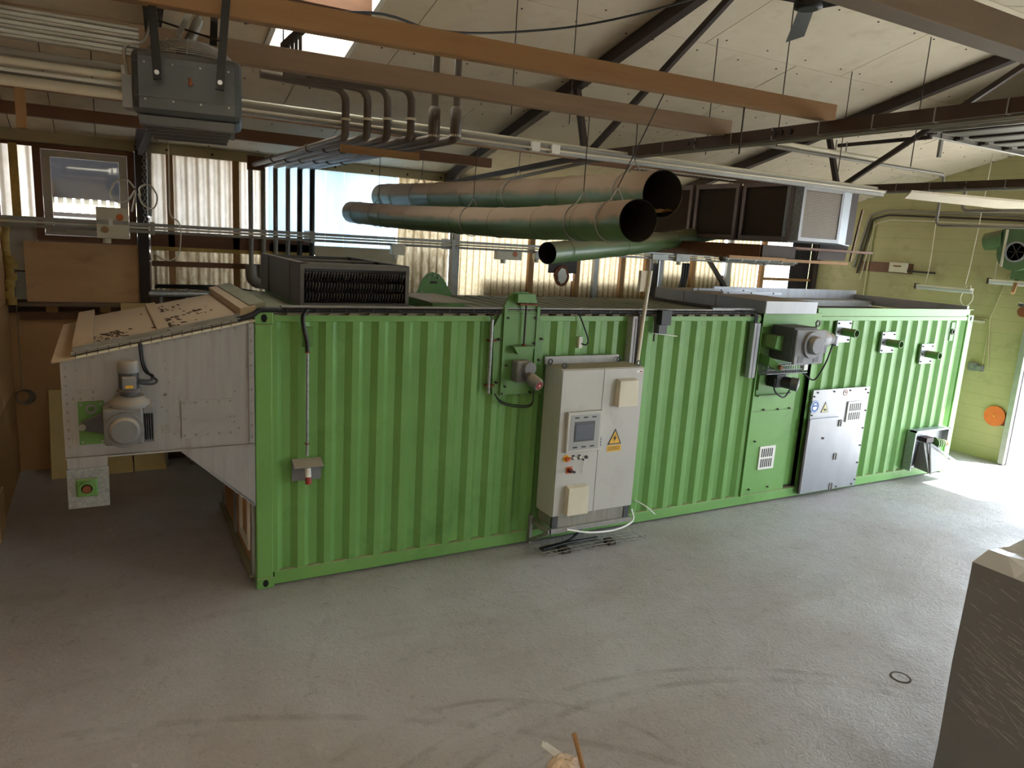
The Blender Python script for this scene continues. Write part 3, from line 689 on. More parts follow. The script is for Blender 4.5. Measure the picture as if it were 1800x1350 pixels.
def plate(parent, pa, pb, Y, t, mat, name, nb=(0, 0), bev=0):
    x0, z1 = fz(*pa, Y); x1, z0 = fz(*pb, Y); p = B(name, mat, parent, x0, x1, Y-t, Y, z0, z1, bev)
    if nb[0]:
        mb = MB()
        for i in range(nb[0]):
            for j in range(nb[1]):
                if 0 < i < nb[0]-1 and 0 < j < nb[1]-1: continue
                mb.disc((x0+.025+(x1-x0-.05)*i/(nb[0]-1), Y-t-.004, z0+.025+(z1-z0-.05)*j/(nb[1]-1)), .011, 'Y', .02, 6)
        mb.build('bolts', ZINC, p, kind='stuff')
    return p
plate(hp, (318, 704), (410, 764), 0, .012, M('cover_steel', '98999c', 'a5a6a8', 3, .4, .4), 'cover_plate', (5, 3)); plate(hp, (135, 686), (170, 705), 0, .008, MATS['cover_steel'], 'name_plate', (2, 2)); plate(hp, (283, 747), (298, 761), 0, .004, ZINC, 'patch')
plate(hp, (136, 706), (186, 778), 0, .02, GREEND, 'green_plate', (2, 2))
# spout + auger box
sp = thing('auger_box', 'galvanised auger box with green bearing hanging under the hopper', 'auger box', (-1.45, 1.2, 1.1))
MB().hexa([(-1.61, .0, 1.46), (-1.3, .0, 1.46), (-1.3, 2.3, 1.46), (-1.61, 2.3, 1.46)], [(-1.61, .0, 1.575), (-1.29, .0, 1.575), (-1.29, 2.3, 1.575), (-1.61, 2.3, 1.575)]).build('neck', STEEL, sp)
MB().box(-1.6, -1.3, .03, 2.3, 1.12, 1.46).build('trough', GALV, sp); B('end_plate', GALV, sp, -1.62, -1.29, -.02, .03, 1.11, 1.48, .003)
bx, bz = fz(153, 857, -.04)
B('bearing_flange', GREEND, sp, bx-.085, bx+.085, -.05, -.02, bz-.085, bz+.085, .012)
MB().ring((bx, -.065, bz), .065, .045, 'Y', .04, 20).build('bearing_ring', GREEND, sp); MB().disc((bx, -.075, bz), .034, 'Y', .05, 14).build('shaft_end', RUST, sp); MB().disc((bx, -.055, bz), .046, 'Y', .01, 14).build('bearing_gap', DARK, sp)
# black hose along the lid
hs = thing('cable_tray', 'thin cable tray with black hose climbing along the hopper lid', 'cable tray', (-.8, 0, 2.6))
T('hose', BLACK, hs, curve([(-.16, -.03, hz(-.16)+.03), (-.02, -.03, 2.875), (.06, -.02, 2.92), (.27, -.02, 2.92)]), .026)
MB().hexa(*sl(-1.53, -.16, -.06, .04, .025, .03)).build('tray', ZINC, hs)
mb = MB()
for k in range(16):
    x = -1.5+k*.085; mb.box(x, x+.006, -.065, -.055, hz(x)-.01, hz(x)+.045)
mb.build('cross_wires', DKSTEEL, hs, kind='stuff'); T('side_wire', ZINC, hs, [(-1.53, -.06, hz(-1.53)+.045), (-.14, -.06, hz(-.14)+.045)], .006, 6); T('lower_rail', CREAM, hs, [(-1.5, -.05, hz(-1.5)-.005), (-.06, -.05, hz(-.06)-.005)], .014, 6)
# ------------------------------------------------------------------ gear motor on the hopper
gm = thing('gear_motor', 'upright grey gear motor bolted to the green plate on the hopper side', 'gear motor', (-1.15, -.2, 1.74))
gx, gz = fz(219, 757, -.33)
B('gearbox', GREYP, gm, -1.31, -1.0, -.30, -.03, 1.75, 2.08, .02)
MB().disc((gx, -.315, gz), .155, 'Y', .04, 32).build('cover_rim', GREYP, gm, .008); MB().tube([(gx, -.33, gz), (gx, -.365, gz), (gx, -.375, gz)], [.125, .12, .10], 32).build('round_cover', GREYP, gm)
for k in range(5): B('fin', GREYD, gm, -1.0+.018*k, -.992+.018*k, -.28, -.08, 1.76, 2.02)
B('fin_cap', GREYP, gm, -1.0, -.92, -.28, -.08, 2.02, 2.09, .006); B('fin_back', BLACK, gm, -1.0, -.92, -.2, -.1, 1.76, 2.02)
mx, my = -1.10, -.17
MB().tube([(mx, my, 2.08), (mx, my, 2.12), (mx, my, 2.14), (mx, my, 2.17)], [.165, .165, .13, .12], 26).build('flange', GREYP, gm); MB().tube([(mx, my, 2.16), (mx, my, 2.21)], [.07, .075], 20).build('adaptor', GREYD, gm)
MB().tube([(mx, my, 2.21), (mx, my, 2.22), (mx, my, 2.235)], [.10, .10, .08], 24).build('motor_flange', GREYD, gm); mo = MB().cyl((mx, my, 2.235), (mx, my, 2.40), .076, 24).build('motor_body', GREYD, gm)
mb = MB()
for k in range(24):
    t = 2*math.pi*k/24; mb.box(mx+.078*math.cos(t)-.003, mx+.078*math.cos(t)+.003, my+.078*math.sin(t)-.003, my+.078*math.sin(t)+.003, 2.24, 2.39)
mb.build('cooling_fins', GREYD, mo, kind='stuff')
MB().tube([(mx, my, 2.38), (mx, my, 2.47), (mx, my, 2.485)], [.085, .085, .07], 24).build('fan_cover', GREYP, gm)
tbx = B('terminal_box', GREYP, gm, mx-.055, mx+.055, my-.13, my-.06, 2.25, 2.355, .008); B('label_yellow', YEL, tbx, mx-.03, mx+.03, my-.1305, my-.128, 2.26, 2.285)
ax, az = fz(145, 749, -.12)
MB().prism([(-1.3, 1.82), (ax, az-.035), (ax-.03, az), (ax, az+.035), (-1.3, 2.02)], 'Y', -.14, -.08).build('torque_arm', GREYD, gm, .006); MB().disc((ax, -.12, az), .028, 'Y', .12, 14).build('pivot_bolt', ZINC, gm)
MB().ring((-1.40, -.11, 2.05), .045, .027, 'Y', .015, 18).build('lifting_eye', GREYP, gm)
T('cable', BLACK, gm, curve([(-1.0, -.06, 2.62), (-.985, -.05, 2.45), (-.96, -.05, 2.36), (-.90, -.08, 2.32), (-.93, -.13, 2.29), (-1.04, -.2, 2.31)]), .012); T('cable', BLACK, gm, curve([(-.985, -.06, 2.62), (-.97, -.05, 2.45), (-.93, -.06, 2.34), (-.87, -.1, 2.28), (-.92, -.15, 2.26), (-1.04, -.21, 2.29)]), .010)

# ------------------------------------------------------------------ fittings on the container front
so_ = thing('socket_outlet', 'grey hooded power socket with red and white plug below a steel conduit', 'socket', (.51, -.05, 1.2))
x0, z1 = fz(515, 812, -.06); x1, z0 = fz(566, 843, -.06)
B('back_plate', GREYP, so_, x0, x1, -.02, .0, z0, z1); MB().hexa([(x0, -.13, z1-.06), (x1, -.13, z1-.06), (x1, 0, z1-.01), (x0, 0, z1-.01)], [(x0, -.13, z1-.05), (x1, -.13, z1-.05), (x1, 0, z1+.01), (x0, 0, z1+.01)]).build('hood', GREYP, so_)
xm = (x0+x1)/2; T('plug_body', WHITE, so_, [(xm, -.06, z1-.05), (xm, -.09, z1-.17)], .03, 14); T('plug_ring', RED, so_, [(xm, -.088, z1-.17), (xm, -.1, z1-.24)], .033, 14)
cd = thing('conduit', 'thin steel conduit with black hose above the hooded socket', 'conduit', (.5, -.03, 1.4))
T('pipe', GALV, cd, [(.5, -.035, 1.42), (.5, -.035, 2.5)], .016); T('hose', BLACK, cd, curve([(.5, -.035, 2.5), (.49, -.04, 2.62), (.46, -.05, 2.75), (.45, -.05, 2.86), (.5, -.02, 2.93)]), .022)
for z in (1.55, 2.5): MB().ring((.5, -.035, z), .026, .015, 'Z', .012, 14).build('clamp', RUST, cd)
B('wall_bracket', GREEND, cd, .46, .56, -.015, .02, 2.55, 2.75)
# slide gate with motor
ga = thing('slide_gate', 'green slide gate plate with spindle rising above the container edge', 'slide gate', (2.95, -.05, 1.93))
poly = [fz(*q, -.03) for q in ((864, 693), (867, 575), (895, 520), (904, 513), (927, 513), (938, 524), (955, 573), (951, 693))]
MB().prism(poly, 'Y', -.04, .0).build('plate', GREEND, ga, .003)
def strip(pa, pb, wd, Y, t, mat, name, par):
    xa, za = fz(*pa, Y); xb, zb = fz(*pb, Y); return MB().beam((xa, Y, za), (xb, Y, zb), t, wd, (0, 1, 0)).build(name, mat, par)
x0, z1 = fz(886, 545, -.06); x1, z0 = fz(932, 692, -.06)
B('slide_panel', GREEND, ga, 2.73, 3.14, -.055, -.04, 1.95, 2.92, .002)
B('guide_rail', GREEND, ga, 2.70, 2.74, -.07, -.04, 1.94, 2.98); B('guide_rail', GREEND, ga, 3.13, 3.17, -.07, -.04, 1.94, 2.98)
MB().prism([(2.83, 3.13), (3.05, 3.13), (3.09, 3.03), (2.83, 3.03)], 'Y', -.13, -.04).build('top_bracket', GREEND, ga); B('bearing_plate', RUST, ga, 2.86, 3.09, -.14, -.05, 3.0, 3.02)
T('spindle', DKSTEEL, ga, [(2.96, -.10, 3.12), (2.96, -.10, 2.52)], .012); MB().prism([(2.80, 2.53), (3.08, 2.53), (3.02, 2.44), (2.86, 2.44)], 'Y', -.16, -.04).build('spindle_bracket', GREEND, ga)
T('spindle_nut', RUST, ga, [(2.96, -.10, 2.5), (2.96, -.10, 2.55)], .025); T('spindle_nut', RUST, ga, [(2.96, -.10, 3.02), (2.96, -.10, 3.07)], .025)
mb = MB()
for X, Z in ((2.66, 2.6), (2.65, 2.1), (3.22, 2.6), (3.23, 2.1), (2.75, 2.85), (3.12, 2.85), (3.12, 2.55), (2.76, 2.3), (3.12, 2.3), (2.76, 2.05), (3.2, 2.35), (2.72, 1.97), (3.1, 1.97)):
    mb.disc((X, -.06, Z), .014, 'Y', .04, 8)
mb.build('bolts', DKSTEEL, ga, kind='stuff')
g2 = thing('gear_motor', 'grey gear motor with red fan cap on the slide gate', 'gear motor', (2.95, -.2, 1.95))
a = Vector(at(916, 652, 'Y', -.10)); b = Vector(at(948, 678, 'Y', -.42))
B('gearbox', GREYP, g2, a.x-.11, a.x+.09, -.2, -.055, a.z-.12, a.z+.13, .02); MB().disc((a.x+.04, -.22, a.z+.05), .075, 'Y', .06, 20).build('gear_cover', GREYP, g2, .006)
d = (b-a).normalized(); MB().tube([a+d*.02, a+d*.22], .062, 20).build('motor_body', GREYD, g2); MB().tube([a+d*.2, b-d*.02, b], [.072, .072, .06], 20).build('fan_cover', GREYP, g2); MB().tube([b-d*.01, b+d*.004], .045, 18).build('fan_cap', RED, g2); MB().tube([b, b+d*.008], .014, 6).build('fan_nut', WHITE, g2)
for off in (0, .02): T('cable', BLACK, g2, curve([(2.64, -.05, 1.97), (2.72, -.07, 1.88-off), (2.9, -.1, 1.83-off), (3.05, -.2, 1.86-off), tuple(b+Vector((-.05, .03, -.06)))]), .008)
c2 = thing('conduit', 'rusty steel conduit clamped left of the slide gate', 'conduit', (2.6, -.06, 1.96))
T('pipe', GALV, c2, [(2.55, -.06, 1.98), (2.55, -.06, 2.83)], .02)
for z in (2.06, 2.58): B('clamp', RUST, c2, 2.52, 2.62, -.075, -.0, z, z+.02)
T('cable', BLACK, c2, curve([(2.55, -.06, 2.82), (2.53, -.05, 2.88), (2.48, 0, 2.93)]), .008)
# twin plate on the far side + hatch + coil box
p2 = thing('slide_gate', 'green rounded gate plate standing up at the back edge of the roof', 'slide gate', (2.9, 2.47, 2.6))
MB().prism([(2.58, 2.3), (2.63, 2.9), (2.72, 3.1), (2.78, 3.17), (2.87, 3.2), (2.97, 3.17), (3.04, 3.1), (3.18, 2.89), (3.22, 2.3)], 'Y', 2.44, 2.48).build('plate', GREEND, p2, .004); B('name_plate', DKSTEEL, p2, 2.83, 2.93, 2.43, 2.44, 3.04, 3.07)
mb = MB()
for X, Z in ((2.8, 3.12), (2.88, 3.16), (2.95, 3.12), (2.7, 2.92), (3.07, 2.92)): mb.disc((X, 2.43, Z), .014, 'Y', .02, 8)
mb.build('bolts', ZINC, p2, kind='stuff')
ha = thing('roof_hatch', 'low green roof hatch with flat dusty lid next to the coil box', 'hatch', (2.15, .6, 2.88))
hx0, hx1, hy0, hy1 = 1.92, 2.38, .22, 1.25
B('curb', GREEND, ha, hx0+.03, hx1-.03, hy0+.03, hy1-.03, 2.88, 2.985); B('lid', M('hatch_lid', '8c8474', '999080', 3, .7), ha, hx0-.03, hx1+.03, hy0-.03, hy1+.03, 2.985, 3.0, .003)
cb = thing('coil_box', 'open grey box with rows of dark heat exchanger coils on the roof', 'heat exchanger', (1.1, 1.3, 2.88))
X0, X1, Y0, Y1, Z0, Z1 = .5, 1.68, .3, 2.42, 2.93, 3.36
B('plinth', GREEND, cb, X0+.04, X1-.04, Y0+.04, Y1-.04, 2.88, 2.93)
B('side_panel', DGREY, cb, X0, X0+.02, Y0, Y1, Z0, Z1); B('side_panel', DGREY, cb, X1-.02, X1, Y0, Y1, Z0, Z1); B('back_panel', DGREY, cb, X0, X1, Y1-.02, Y1, Z0, Z1)
for (x0, x1, z0, z1) in ((X0, X1, Z1-.045, Z1), (X0, X1, Z0, Z0+.03), (X0, X0+.04, Z0+.03, Z1-.045), (X1-.04, X1, Z0+.03, Z1-.045)): B('front_frame', DGREY, cb, x0, x1, Y0-.01, Y0+.02, z0, z1)
B('top_rim', DGREY, cb, X0, X0+.07, Y0, Y1, Z1, Z1+.01); B('top_rim', DGREY, cb, X1-.07, X1, Y0, Y1, Z1, Z1+.01); B('top_rim', DGREY, cb, X0, X1, Y0, Y0+.1, Z1, Z1+.01); B('top_rim', DGREY, cb, X0, X1, 1.3, 1.4, Z1-.02, Z1)
B('rib', GREYD, cb, X0-.012, X0, .75, .85, Z0, Z1); B('rib', GREYD, cb, X0-.012, X0, 1.9, 1.94, Z0, Z1)
B('coil_core', DARK, cb, X0+.05, X1-.05, Y0+.08, Y1-.1, Z0+.03, Z1-.1)
for r in range(3):
    mb = MB(); zb = Z0+.05+r*.11
    for k in range(34):
        x = X0+.06+k*.0315; mb.tube([(x, Y0+.06, zb), (x, Y0+.0, zb+.005), (x, Y0-.015, zb+.03), (x+.008, Y0-.015, zb+.05), (x+.012, Y0, zb+.075), (x+.012, Y0+.06, zb+.08)], .0085, 6)
    mb.build('coil_row', COIL, cb, kind='stuff')
# ------------------------------------------------------------------ cover boxes on the right part of the roof
cv = thing('roof_cover', 'long low grey sheet metal cover box across the container roof', 'cover', (7.2, 1, 2.9))
B('body', M('cover_grey', '7c7d82', '8a8b8e', 1.5, .4, .5, dust='a5957e', dustamt=.95), cv, 6.72, 7.78, -.2, 2.15, 2.925, 3.1, .004)
B('end_face', ALU, cv, 6.73, 7.77, -.205, -.2, 2.93, 3.1)
for y in (.75, 1.45): B('seam', DGREY, cv, 6.715, 6.72, y, y+.01, 2.93, 3.1)
B('base_flange', DKSTEEL, cv, 6.62, 6.72, .06, 2.3, 2.90, 2.925)
for x0, y in ((6.95, 1.5), (7.1, 1.0)): B('batten', ALU, cv, x0, x0+1.3, y, y+.05, 3.10, 3.135)
mb = MB()
for x0, y in ((6.95, 1.5), (7.1, 1.0)):
    for k in range(3): mb.disc((x0+.1+k*.5, y-.003, 3.118), .012, 'Y', .012, 8)
mb.build('screws', DKSTEEL, cv, kind='stuff')
# ------------------------------------------------------------------ control cabinet
cab = thing('control_cabinet', 'tall pale grey two-door electrical control cabinet mounted on the container front', 'cabinet', (3.9, -.25, .3))
A0, A1, YFc, CZ0, CZ1 = 3.30, 4.49, -.42, .50, 2.30
B('body', CABM, cab, A0, A1, YFc, -.06, CZ0, CZ1, .006)
xs, _ = fz(1063, 649, YFc-.02)
dl = B('door', CABM, cab, A0+.005, xs-.003, YFc-.022, YFc-.002, CZ0+.012, CZ1-.01, .004); drr = B('door', CABM, cab, xs+.003, A1-.005, YFc-.022, YFc-.002, CZ0+.012, CZ1-.01, .004)
B('door_gap', DARK, cab, xs-.004, xs+.004, YFc-.01, YFc-.001, CZ0+.012, CZ1-.01)
B('top_rail', ZINC, cab, A0-.02, A1-.12, -.07, -.03, CZ1, CZ1+.09)
for X, Y in ((A0+.04, -.10), (A0+.06, YFc+.04), (A1-.05, YFc+.04), (A1-.14, -.10)): MB().ring((X, Y, CZ1+.035), .034, .022, 'Y', .012, 16).build('lifting_eye', BLACK, cab)
Yd = YFc-.022
def on(px, py): return fz(px, py, Yd)
# operator panel
x0, z1 = on(996, 724); x1, z0 = on(1050, 789)
hm = B('panel_frame', M('hmi_frame', 'b9b9b3', None, rough=.4), dl, x0, x1, Yd-.05, Yd, z0, z1, .006); B('panel_plate', M('hmi_plate', '9b9d9d', None, rough=.4), hm, x0+.035, x1-.035, Yd-.052, Yd-.05, z0+.03, z1-.035)
wd, hh = x1-x0, z1-z0
B('screen_bezel', SCREENF, hm, x0+wd*.2, x1-wd*.22, Yd-.058, Yd-.052, z0+hh*.27, z1-hh*.24); B('screen', SCREEN, hm, x0+wd*.235, x1-wd*.255, Yd-.06, Yd-.058, z0+hh*.32, z1-hh*.32)
mb = MB()
for f in (.25, .5, .75):
    for zz in (.13, .86): mb.box(x0+wd*f-.03, x0+wd*f+.03, Yd-.054, Yd-.052, z0+hh*zz-.008, z0+hh*zz+.008)
mb.build('slot_marks', BLACK, hm)
# small covers (angled boxes)
for par, pa, pb in ((drr, (1083, 668), (1113, 711)), (dl, (993, 856), (1026, 898))):
    x0, z1 = on(*pa); x1, z0 = on(*pb)
    MB().hexa([(x0, Yd-.09, z0), (x1, Yd-.09, z0), (x1, Yd, z0), (x0, Yd, z0)], [(x0+.01, Yd-.08, z1), (x1-.01, Yd-.08, z1), (x1-.01, Yd, z1+.02), (x0+.01, Yd, z1+.02)]).build('filter_cover', CREAM, par, .006)
# warning sign
xa, za = on(1082, 753)
t_ = MB().prism([(xa-.105, za-.2), (xa+.105, za-.2), (xa, za)], 'Y', Yd-.003, Yd).build('warning_triangle', BLACK, drr); MB().prism([(xa-.08, za-.186), (xa+.08, za-.186), (xa, za-.03)], 'Y', Yd-.005, Yd-.003).build('triangle_face', YEL, t_)
MB().prism([(xa+.012, za-.07), (xa-.03, za-.13), (xa-.004, za-.126), (xa-.018, za-.172), (xa+.028, za-.112), (xa+.004, za-.115)], 'Y', Yd-.007, Yd-.005).build('lightning_bolt', BLACK, t_)
B('warning_text_plate', YEL, drr, xa-.105, xa+.105, Yd-.003, Yd, za-.29, za-.21)
mb = MB()
for r in range(3):
    x = xa-.085
    while x < xa+.08:
        l = random.uniform(.012, .03); mb.box(x, min(x+l, xa+.09), Yd-.005, Yd-.003, za-.235-r*.018, za-.228-r*.018); x += l+.008
mb.build('text_lines', BLACK, drr)
B('type_label', WHITE, drr, A1-.12, A1-.02, Yd-.002, Yd, CZ1-.07, CZ1-.04); B('label_mark', RED, drr, A1-.07, A1-.03, Yd-.003, Yd-.002, CZ1-.065, CZ1-.05)
# switches
x, z = on(995, 806); MB().disc((x, Yd-.005, z), .045, 'Y', .01, 20).build('switch_ring', YEL, dl); k = MB().disc((x, Yd-.03, z), .028, 'Y', .04, 16).build('rotary_knob', ORK, dl); MB().beam((x-.03, Yd-.055, z-.02), (x+.03, Yd-.055, z+.02), .02, .02).build('grip', ORK, k)
x, z = on(1000, 826); B('switch_plate', ORK, dl, x-.04, x+.04, Yd-.01, Yd, z-.04, z+.04); k = MB().disc((x, Yd-.03, z), .03, 'Y', .04, 16).build('main_switch', RED, dl); MB().beam((x-.02, Yd-.055, z), (x+.05, Yd-.06, z-.015), .024, .024).build('grip', DKSTEEL, k)
for q in ((1007, 804), (1018, 803)):
    x, z = on(*q); B('switch_plate', GREYD, dl, x-.017, x+.017, Yd-.006, Yd, z-.03, z+.03); MB().disc((x, Yd-.015, z), .012, 'Y', .03, 12).build('push_button', WHITE, dl)
x, z = on(1030, 803); MB().disc((x, Yd-.01, z), .02, 'Y', .02, 16).build('push_button', BLACK, dl)
x, z = on(1021, 806); T('key', BLACK, dl, [(x, Yd-.02, z), (x+.02, Yd-.04, z-.01)], .01, 6); T('key_tag', WHITE, dl, [(x+.02, Yd-.03, z-.03), (x+.02, Yd-.02, z-.17)], .006, 6)
x, z = on(1054, 776); B('lock', ALU, dl, x-.02, x+.02, Yd-.012, Yd, z-.07, z+.07); mb = MB()
for dz in (-.035, 0, .035): mb.disc((x, Yd-.014, z+dz), .01, 'Y', .01, 10)
mb.build('lock_holes', BLACK, dl)
# plinth and frame
B('plinth', M('plinth_grey', '85837b', '97958c', 6, .5, .2, vec=(5, 1, .4), stains='6f6a60', sscale=2), cab, A0+.03, A1-.03, YFc+.01, -.08, .35, .5)
for X in (A0+.02, A1-.1): B('plinth_corner', GREYD, cab, X, X+.08, YFc, YFc+.04, .35, .5)
B('base_frame', ZINC, cab, A0-.02, A1+.02, YFc-.02, YFc+.02, .29, .35); B('base_frame', ZINC, cab, A0-.04, A0, YFc-.02, -.0, .29, .35); B('base_bracket', ZINC, cab, A0-.06, A0-.02, -.05, -.0, .02, .4); MB().beam((A0-.04, YFc, .3), (A0-.04, -.03, .06), .04, .04).build('brace', ZINC, cab)
# cable tray under the cabinet and loose white tubes
ub = thing('wire_basket', 'flattened wire basket tray full of cables lying under the cabinet', 'wire basket', (3.9, -.35, 0))
mb = MB()
for y in (-.48, -.40, -.32, -.24): mb.tube([(3.2, y, .05), (3.9, y-.03, .09), (4.72, y, .05)], .004, 5)
for k in range(16): x = 3.22+k*.1; mb.tube([(x, -.5, .10), (x, -.48, .04), (x, -.24, .04), (x, -.22, .10)], .004, 5)
mb.build('wires', ZINC, ub, kind='stuff'); T('cable', BLACK, ub, curve([(3.25, -.36, .07), (3.6, -.34, .09), (4.1, -.3, .07)]), .02); T('cable', BLACK, ub, curve([(3.25, -.3, .06), (3.7, -.28, .1), (4.0, -.22, .3)]), .016)
B('foot_block', DKSTEEL, ub, 3.5, 3.62, -.44, -.3, 0, .05); B('foot_block', DKSTEEL, ub, 4.2, 4.3, -.44, -.3, 0, .05)
T('plastic_tube', WHITE, None, curve([at(996, 931, 'Y', -.47), at(1040, 936, 'Y', -.47), at(1085, 930, 'Y', -.4), at(1112, 915, 'Y', -.28), at(1110, 895, 'Y', -.2)]), .013, label='white plastic tube drooping below the control cabinet', cat='tube')
T('plastic_tube', WHITE, None, curve([at(1115, 879, 'Y', .0), at(1135, 890, 'Y', -.12), at(1151, 904, 'Y', -.16)]), .009, label='short white tube end sticking out right of the cabinet foot', cat='tube')
# vertical trunking right of the cabinet
vt = thing('cable_duct', 'tall grey vertical cable duct between cabinet and container corrugations', 'cable duct', (4.6, -.06, .4))
B('channel', M('duct_grey', 'a2a2a6', 'b0b0b3', 2, .45), vt, 4.52, 4.66, -.10, .01, .35, 2.87); B('channel_gap', GREYD, vt, 4.555, 4.57, -.102, -.10, .5, 2.85)
for dx in (.0, .012): T('cable', BLACK, vt, [(4.60+dx, -.108, 2.86), (4.59+dx, -.108, .5)], .005, 5)
T('cable', BLACK, vt, curve([(4.6, -.108, 2.8), (4.58, -.1, 2.92), (4.3, -.0, 2.95)]), .008)
po = thing('antenna_pole', 'slim pale pole with flat cream box rising above the container edge', 'pole', (4.5, -.06, 2.2))
T('pole', CREAM, po, [at(1120, 640, 'Y', -.12), at(1131, 558, 'Y', -.12), at(1144, 476, 'Y', -.12)], .024)
x0, z1 = fz(1131, 476, -.10); x1, z0 = fz(1141, 513, -.1); B('box', CREAM, po, x0-.03, x1+.01, -.10, -.05, z0, z1, .004)
mb_ = thing('limit_switch', 'small black sensor box with thin white rod right of the cable duct', 'sensor', (4.9, -.08, 2.6))
x0, z1 = fz(1160, 545, -.1); x1, z0 = fz(1175, 578, -.1); B('body', BLACK, mb_, x0+.01, x1, -.14, -.03, z0+.05, z1, .005); B('lower_body', GREYD, mb_, x0, x1-.04, -.12, -.03, z0-.06, z0+.05); T('rod', WHITE, mb_, [at(1148, 586, 'Y', -.06), at(1190, 591, 'Y', -.1)], .008, 6); T('side_pipe', DKSTEEL, mb_, [at(1152, 555, 'Y', -.06), at(1149, 600, 'Y', -.06)], .012, 6)
sb = thing('sensor_cable', 'black cable looping to a small white terminal on the corrugated side', 'cable', (3.7, -.02, 2.4))
T('cable', BLACK, sb, curve([at(1018, 551, 'Y', -.03), at(1027, 575, 'Y', -.06), at(1034, 598, 'Y', -.06), at(1030, 606, 'Y', -.05), at(1022, 604, 'Y', -.03)]), .01); x, z = fz(1020, 602, -.02); B('terminal', WHITE, sb, x-.025, x+.025, -.03, .02, z-.07, z+.07)

# ------------------------------------------------------------------ bay machinery
bm_ = thing('gear_motor', 'big dark grey gear motor with round cover hanging in the green bay', 'gear motor', (7.4, -.25, 2.25))
B('gearbox', GREYD, bm_, 7.10, 7.58, -.42, -.02, 2.27, 2.76, .015)
fc = B('front_plate', GREYP, bm_, 7.12, 7.72, -.46, -.42, 2.24, 2.73, .01)
MB().disc((7.44, -.475, 2.52), .19, 'Y', .05, 32).build('cover_rim', GREYP, bm_, .01); MB().tube([(7.44, -.49, 2.52), (7.44, -.56, 2.52), (7.44, -.575, 2.52)], [.13, .13, .11], 30).build('round_cover', GREYP, bm_)
B('front_rib', GREYD, bm_, 7.2, 7.3, -.465, -.46, 2.27, 2.36); B('front_rib', GREYD, bm_, 7.52, 7.62, -.465, -.46, 2.27, 2.36)
MB().tube([(7.72, -.33, 2.58), (7.86, -.33, 2.58), (7.88, -.33, 2.58)], [.13, .13, .10], 24).build('input_flange', GREYP, bm_); MB().tube([(7.86, -.33, 2.58), (7.99, -.33, 2.58)], .09, 20).build('motor_body', GREYP, bm_)
B('terminal_box', BLACK, bm_, 7.99, 8.05, -.4, -.26, 2.5, 2.63, .006); B('terminal_lid', ALU, bm_, 8.05, 8.10, -.4, -.28, 2.48, 2.62, .006)
B('drive_plate', GREYD, bm_, 7.72, 7.86, -.4, -.26, 2.38, 2.62, .01)
MB().ring((7.72, -.3, 2.80), .05, .03, 'Y', .016, 18).build('lifting_eye', DKSTEEL, bm_)
T('cable', BLACK, bm_, curve([(8.07, -.33, 2.5), (8.03, -.28, 2.2), (7.95, -.2, 1.95), (7.82, -.14, 2.0), (7.72, -.1, 2.08)]), .012)
MB().prism([(6.95, 2.45), (7.1, 2.40), (7.1, 2.62), (6.98, 2.62)], 'Y', -.25, .03).build('bearing_bracket', GREEND, bm_)
MB().hexa([(6.93, -.2, 2.20), (7.06, -.3, 2.12), (7.10, -.05, 2.12), (6.95, .02, 2.2)], [(6.93, -.2, 2.32), (7.08, -.3, 2.2), (7.12, -.05, 2.22), (6.95, .02, 2.34)]).build('torque_bracket', GREEND, bm_); MB().disc((7.05, -.31, 2.18), .03, 'Y', .04, 12).build('pivot_bolt', RUST, bm_)
lb = thing('gear_motor', 'small black motor with round grey end cap below the wire basket', 'gear motor', (7.3, -.2, 1.85))
a = Vector(at(1362, 668, 'Y', -.1)); b = Vector(at(1403, 677, 'Y', -.38)); d = (b-a).normalized()
MB().tube([a-d*.25, a], .05, 16).build('shaft_housing', GREEND, lb); B('gearbox', BLACK, lb, a.x-.1, a.x+.1, -.22, -.02, a.z-.09, a.z+.1, .015)
MB().tube([a, b-d*.08], .085, 20).build('motor_body', BLACK, lb); MB().tube([b-d*.1, b], .095, 22).build('fan_cover', GREYD, lb); MB().tube([b, b+d*.004], .07, 20).build('end_cap', GREYP, lb); MB().tube([b+d*.004, b+d*.01], .025, 14).build('cap_mark', WHITE, lb)
T('cable', BLACK, lb, curve([tuple(a+Vector((-.12, -.1, .04))), tuple(a+Vector((-.15, -.15, -.12))), tuple(a+Vector((.02, -.18, -.22))), tuple(a+Vector((.18, -.15, -.1)))]), .012)
B('mount_plate', GREEND, lb, 6.97, 7.62, .0, .03, 1.72, 2.08); B('slide_frame', GREEND, lb, 6.95, 7.05, -.05, .03, 1.8, 2.02); B('mount_ledge', GREEND, lb, 6.97, 7.62, -.06, .03, 1.70, 1.72)
wt = thing('wire_basket', 'wire basket cable tray fixed across the green bay under the big motor', 'wire basket', (7.3, -.12, 2.05))
mb = MB()
for y, z in ((-.18, 2.06), (-.10, 2.06), (-.02, 2.06), (-.18, 2.12), (-.18, 2.18), (-.02, 2.18)): mb.tube([(6.93, y, z), (7.78, y, z)], .009, 5)
for k in range(18): x = 6.95+k*.048; mb.tube([(x, -.02, 2.18), (x, -.02, 2.06), (x, -.18, 2.06), (x, -.18, 2.18)], .008, 4)
mb.build('wires', ALU, wt, kind='stuff'); B('end_box', WHITE, wt, 7.68, 7.76, -.2, -.14, 2.1, 2.18)
cv2 = thing('conduit', 'flat aluminium cable cover strip left of the green bay', 'conduit', (6.8, -.03, 2.0))
xa, za = fz(1334, 568, -.05); xb, zb = fz(1318, 664, -.05); MB().box(xb-.05, xb+.07, -.07, .02, zb, za).build('channel', ALU, cv2, .003); B('channel_slot', GREYD, cv2, xb+.0, xb+.012, -.072, -.07, zb, za)
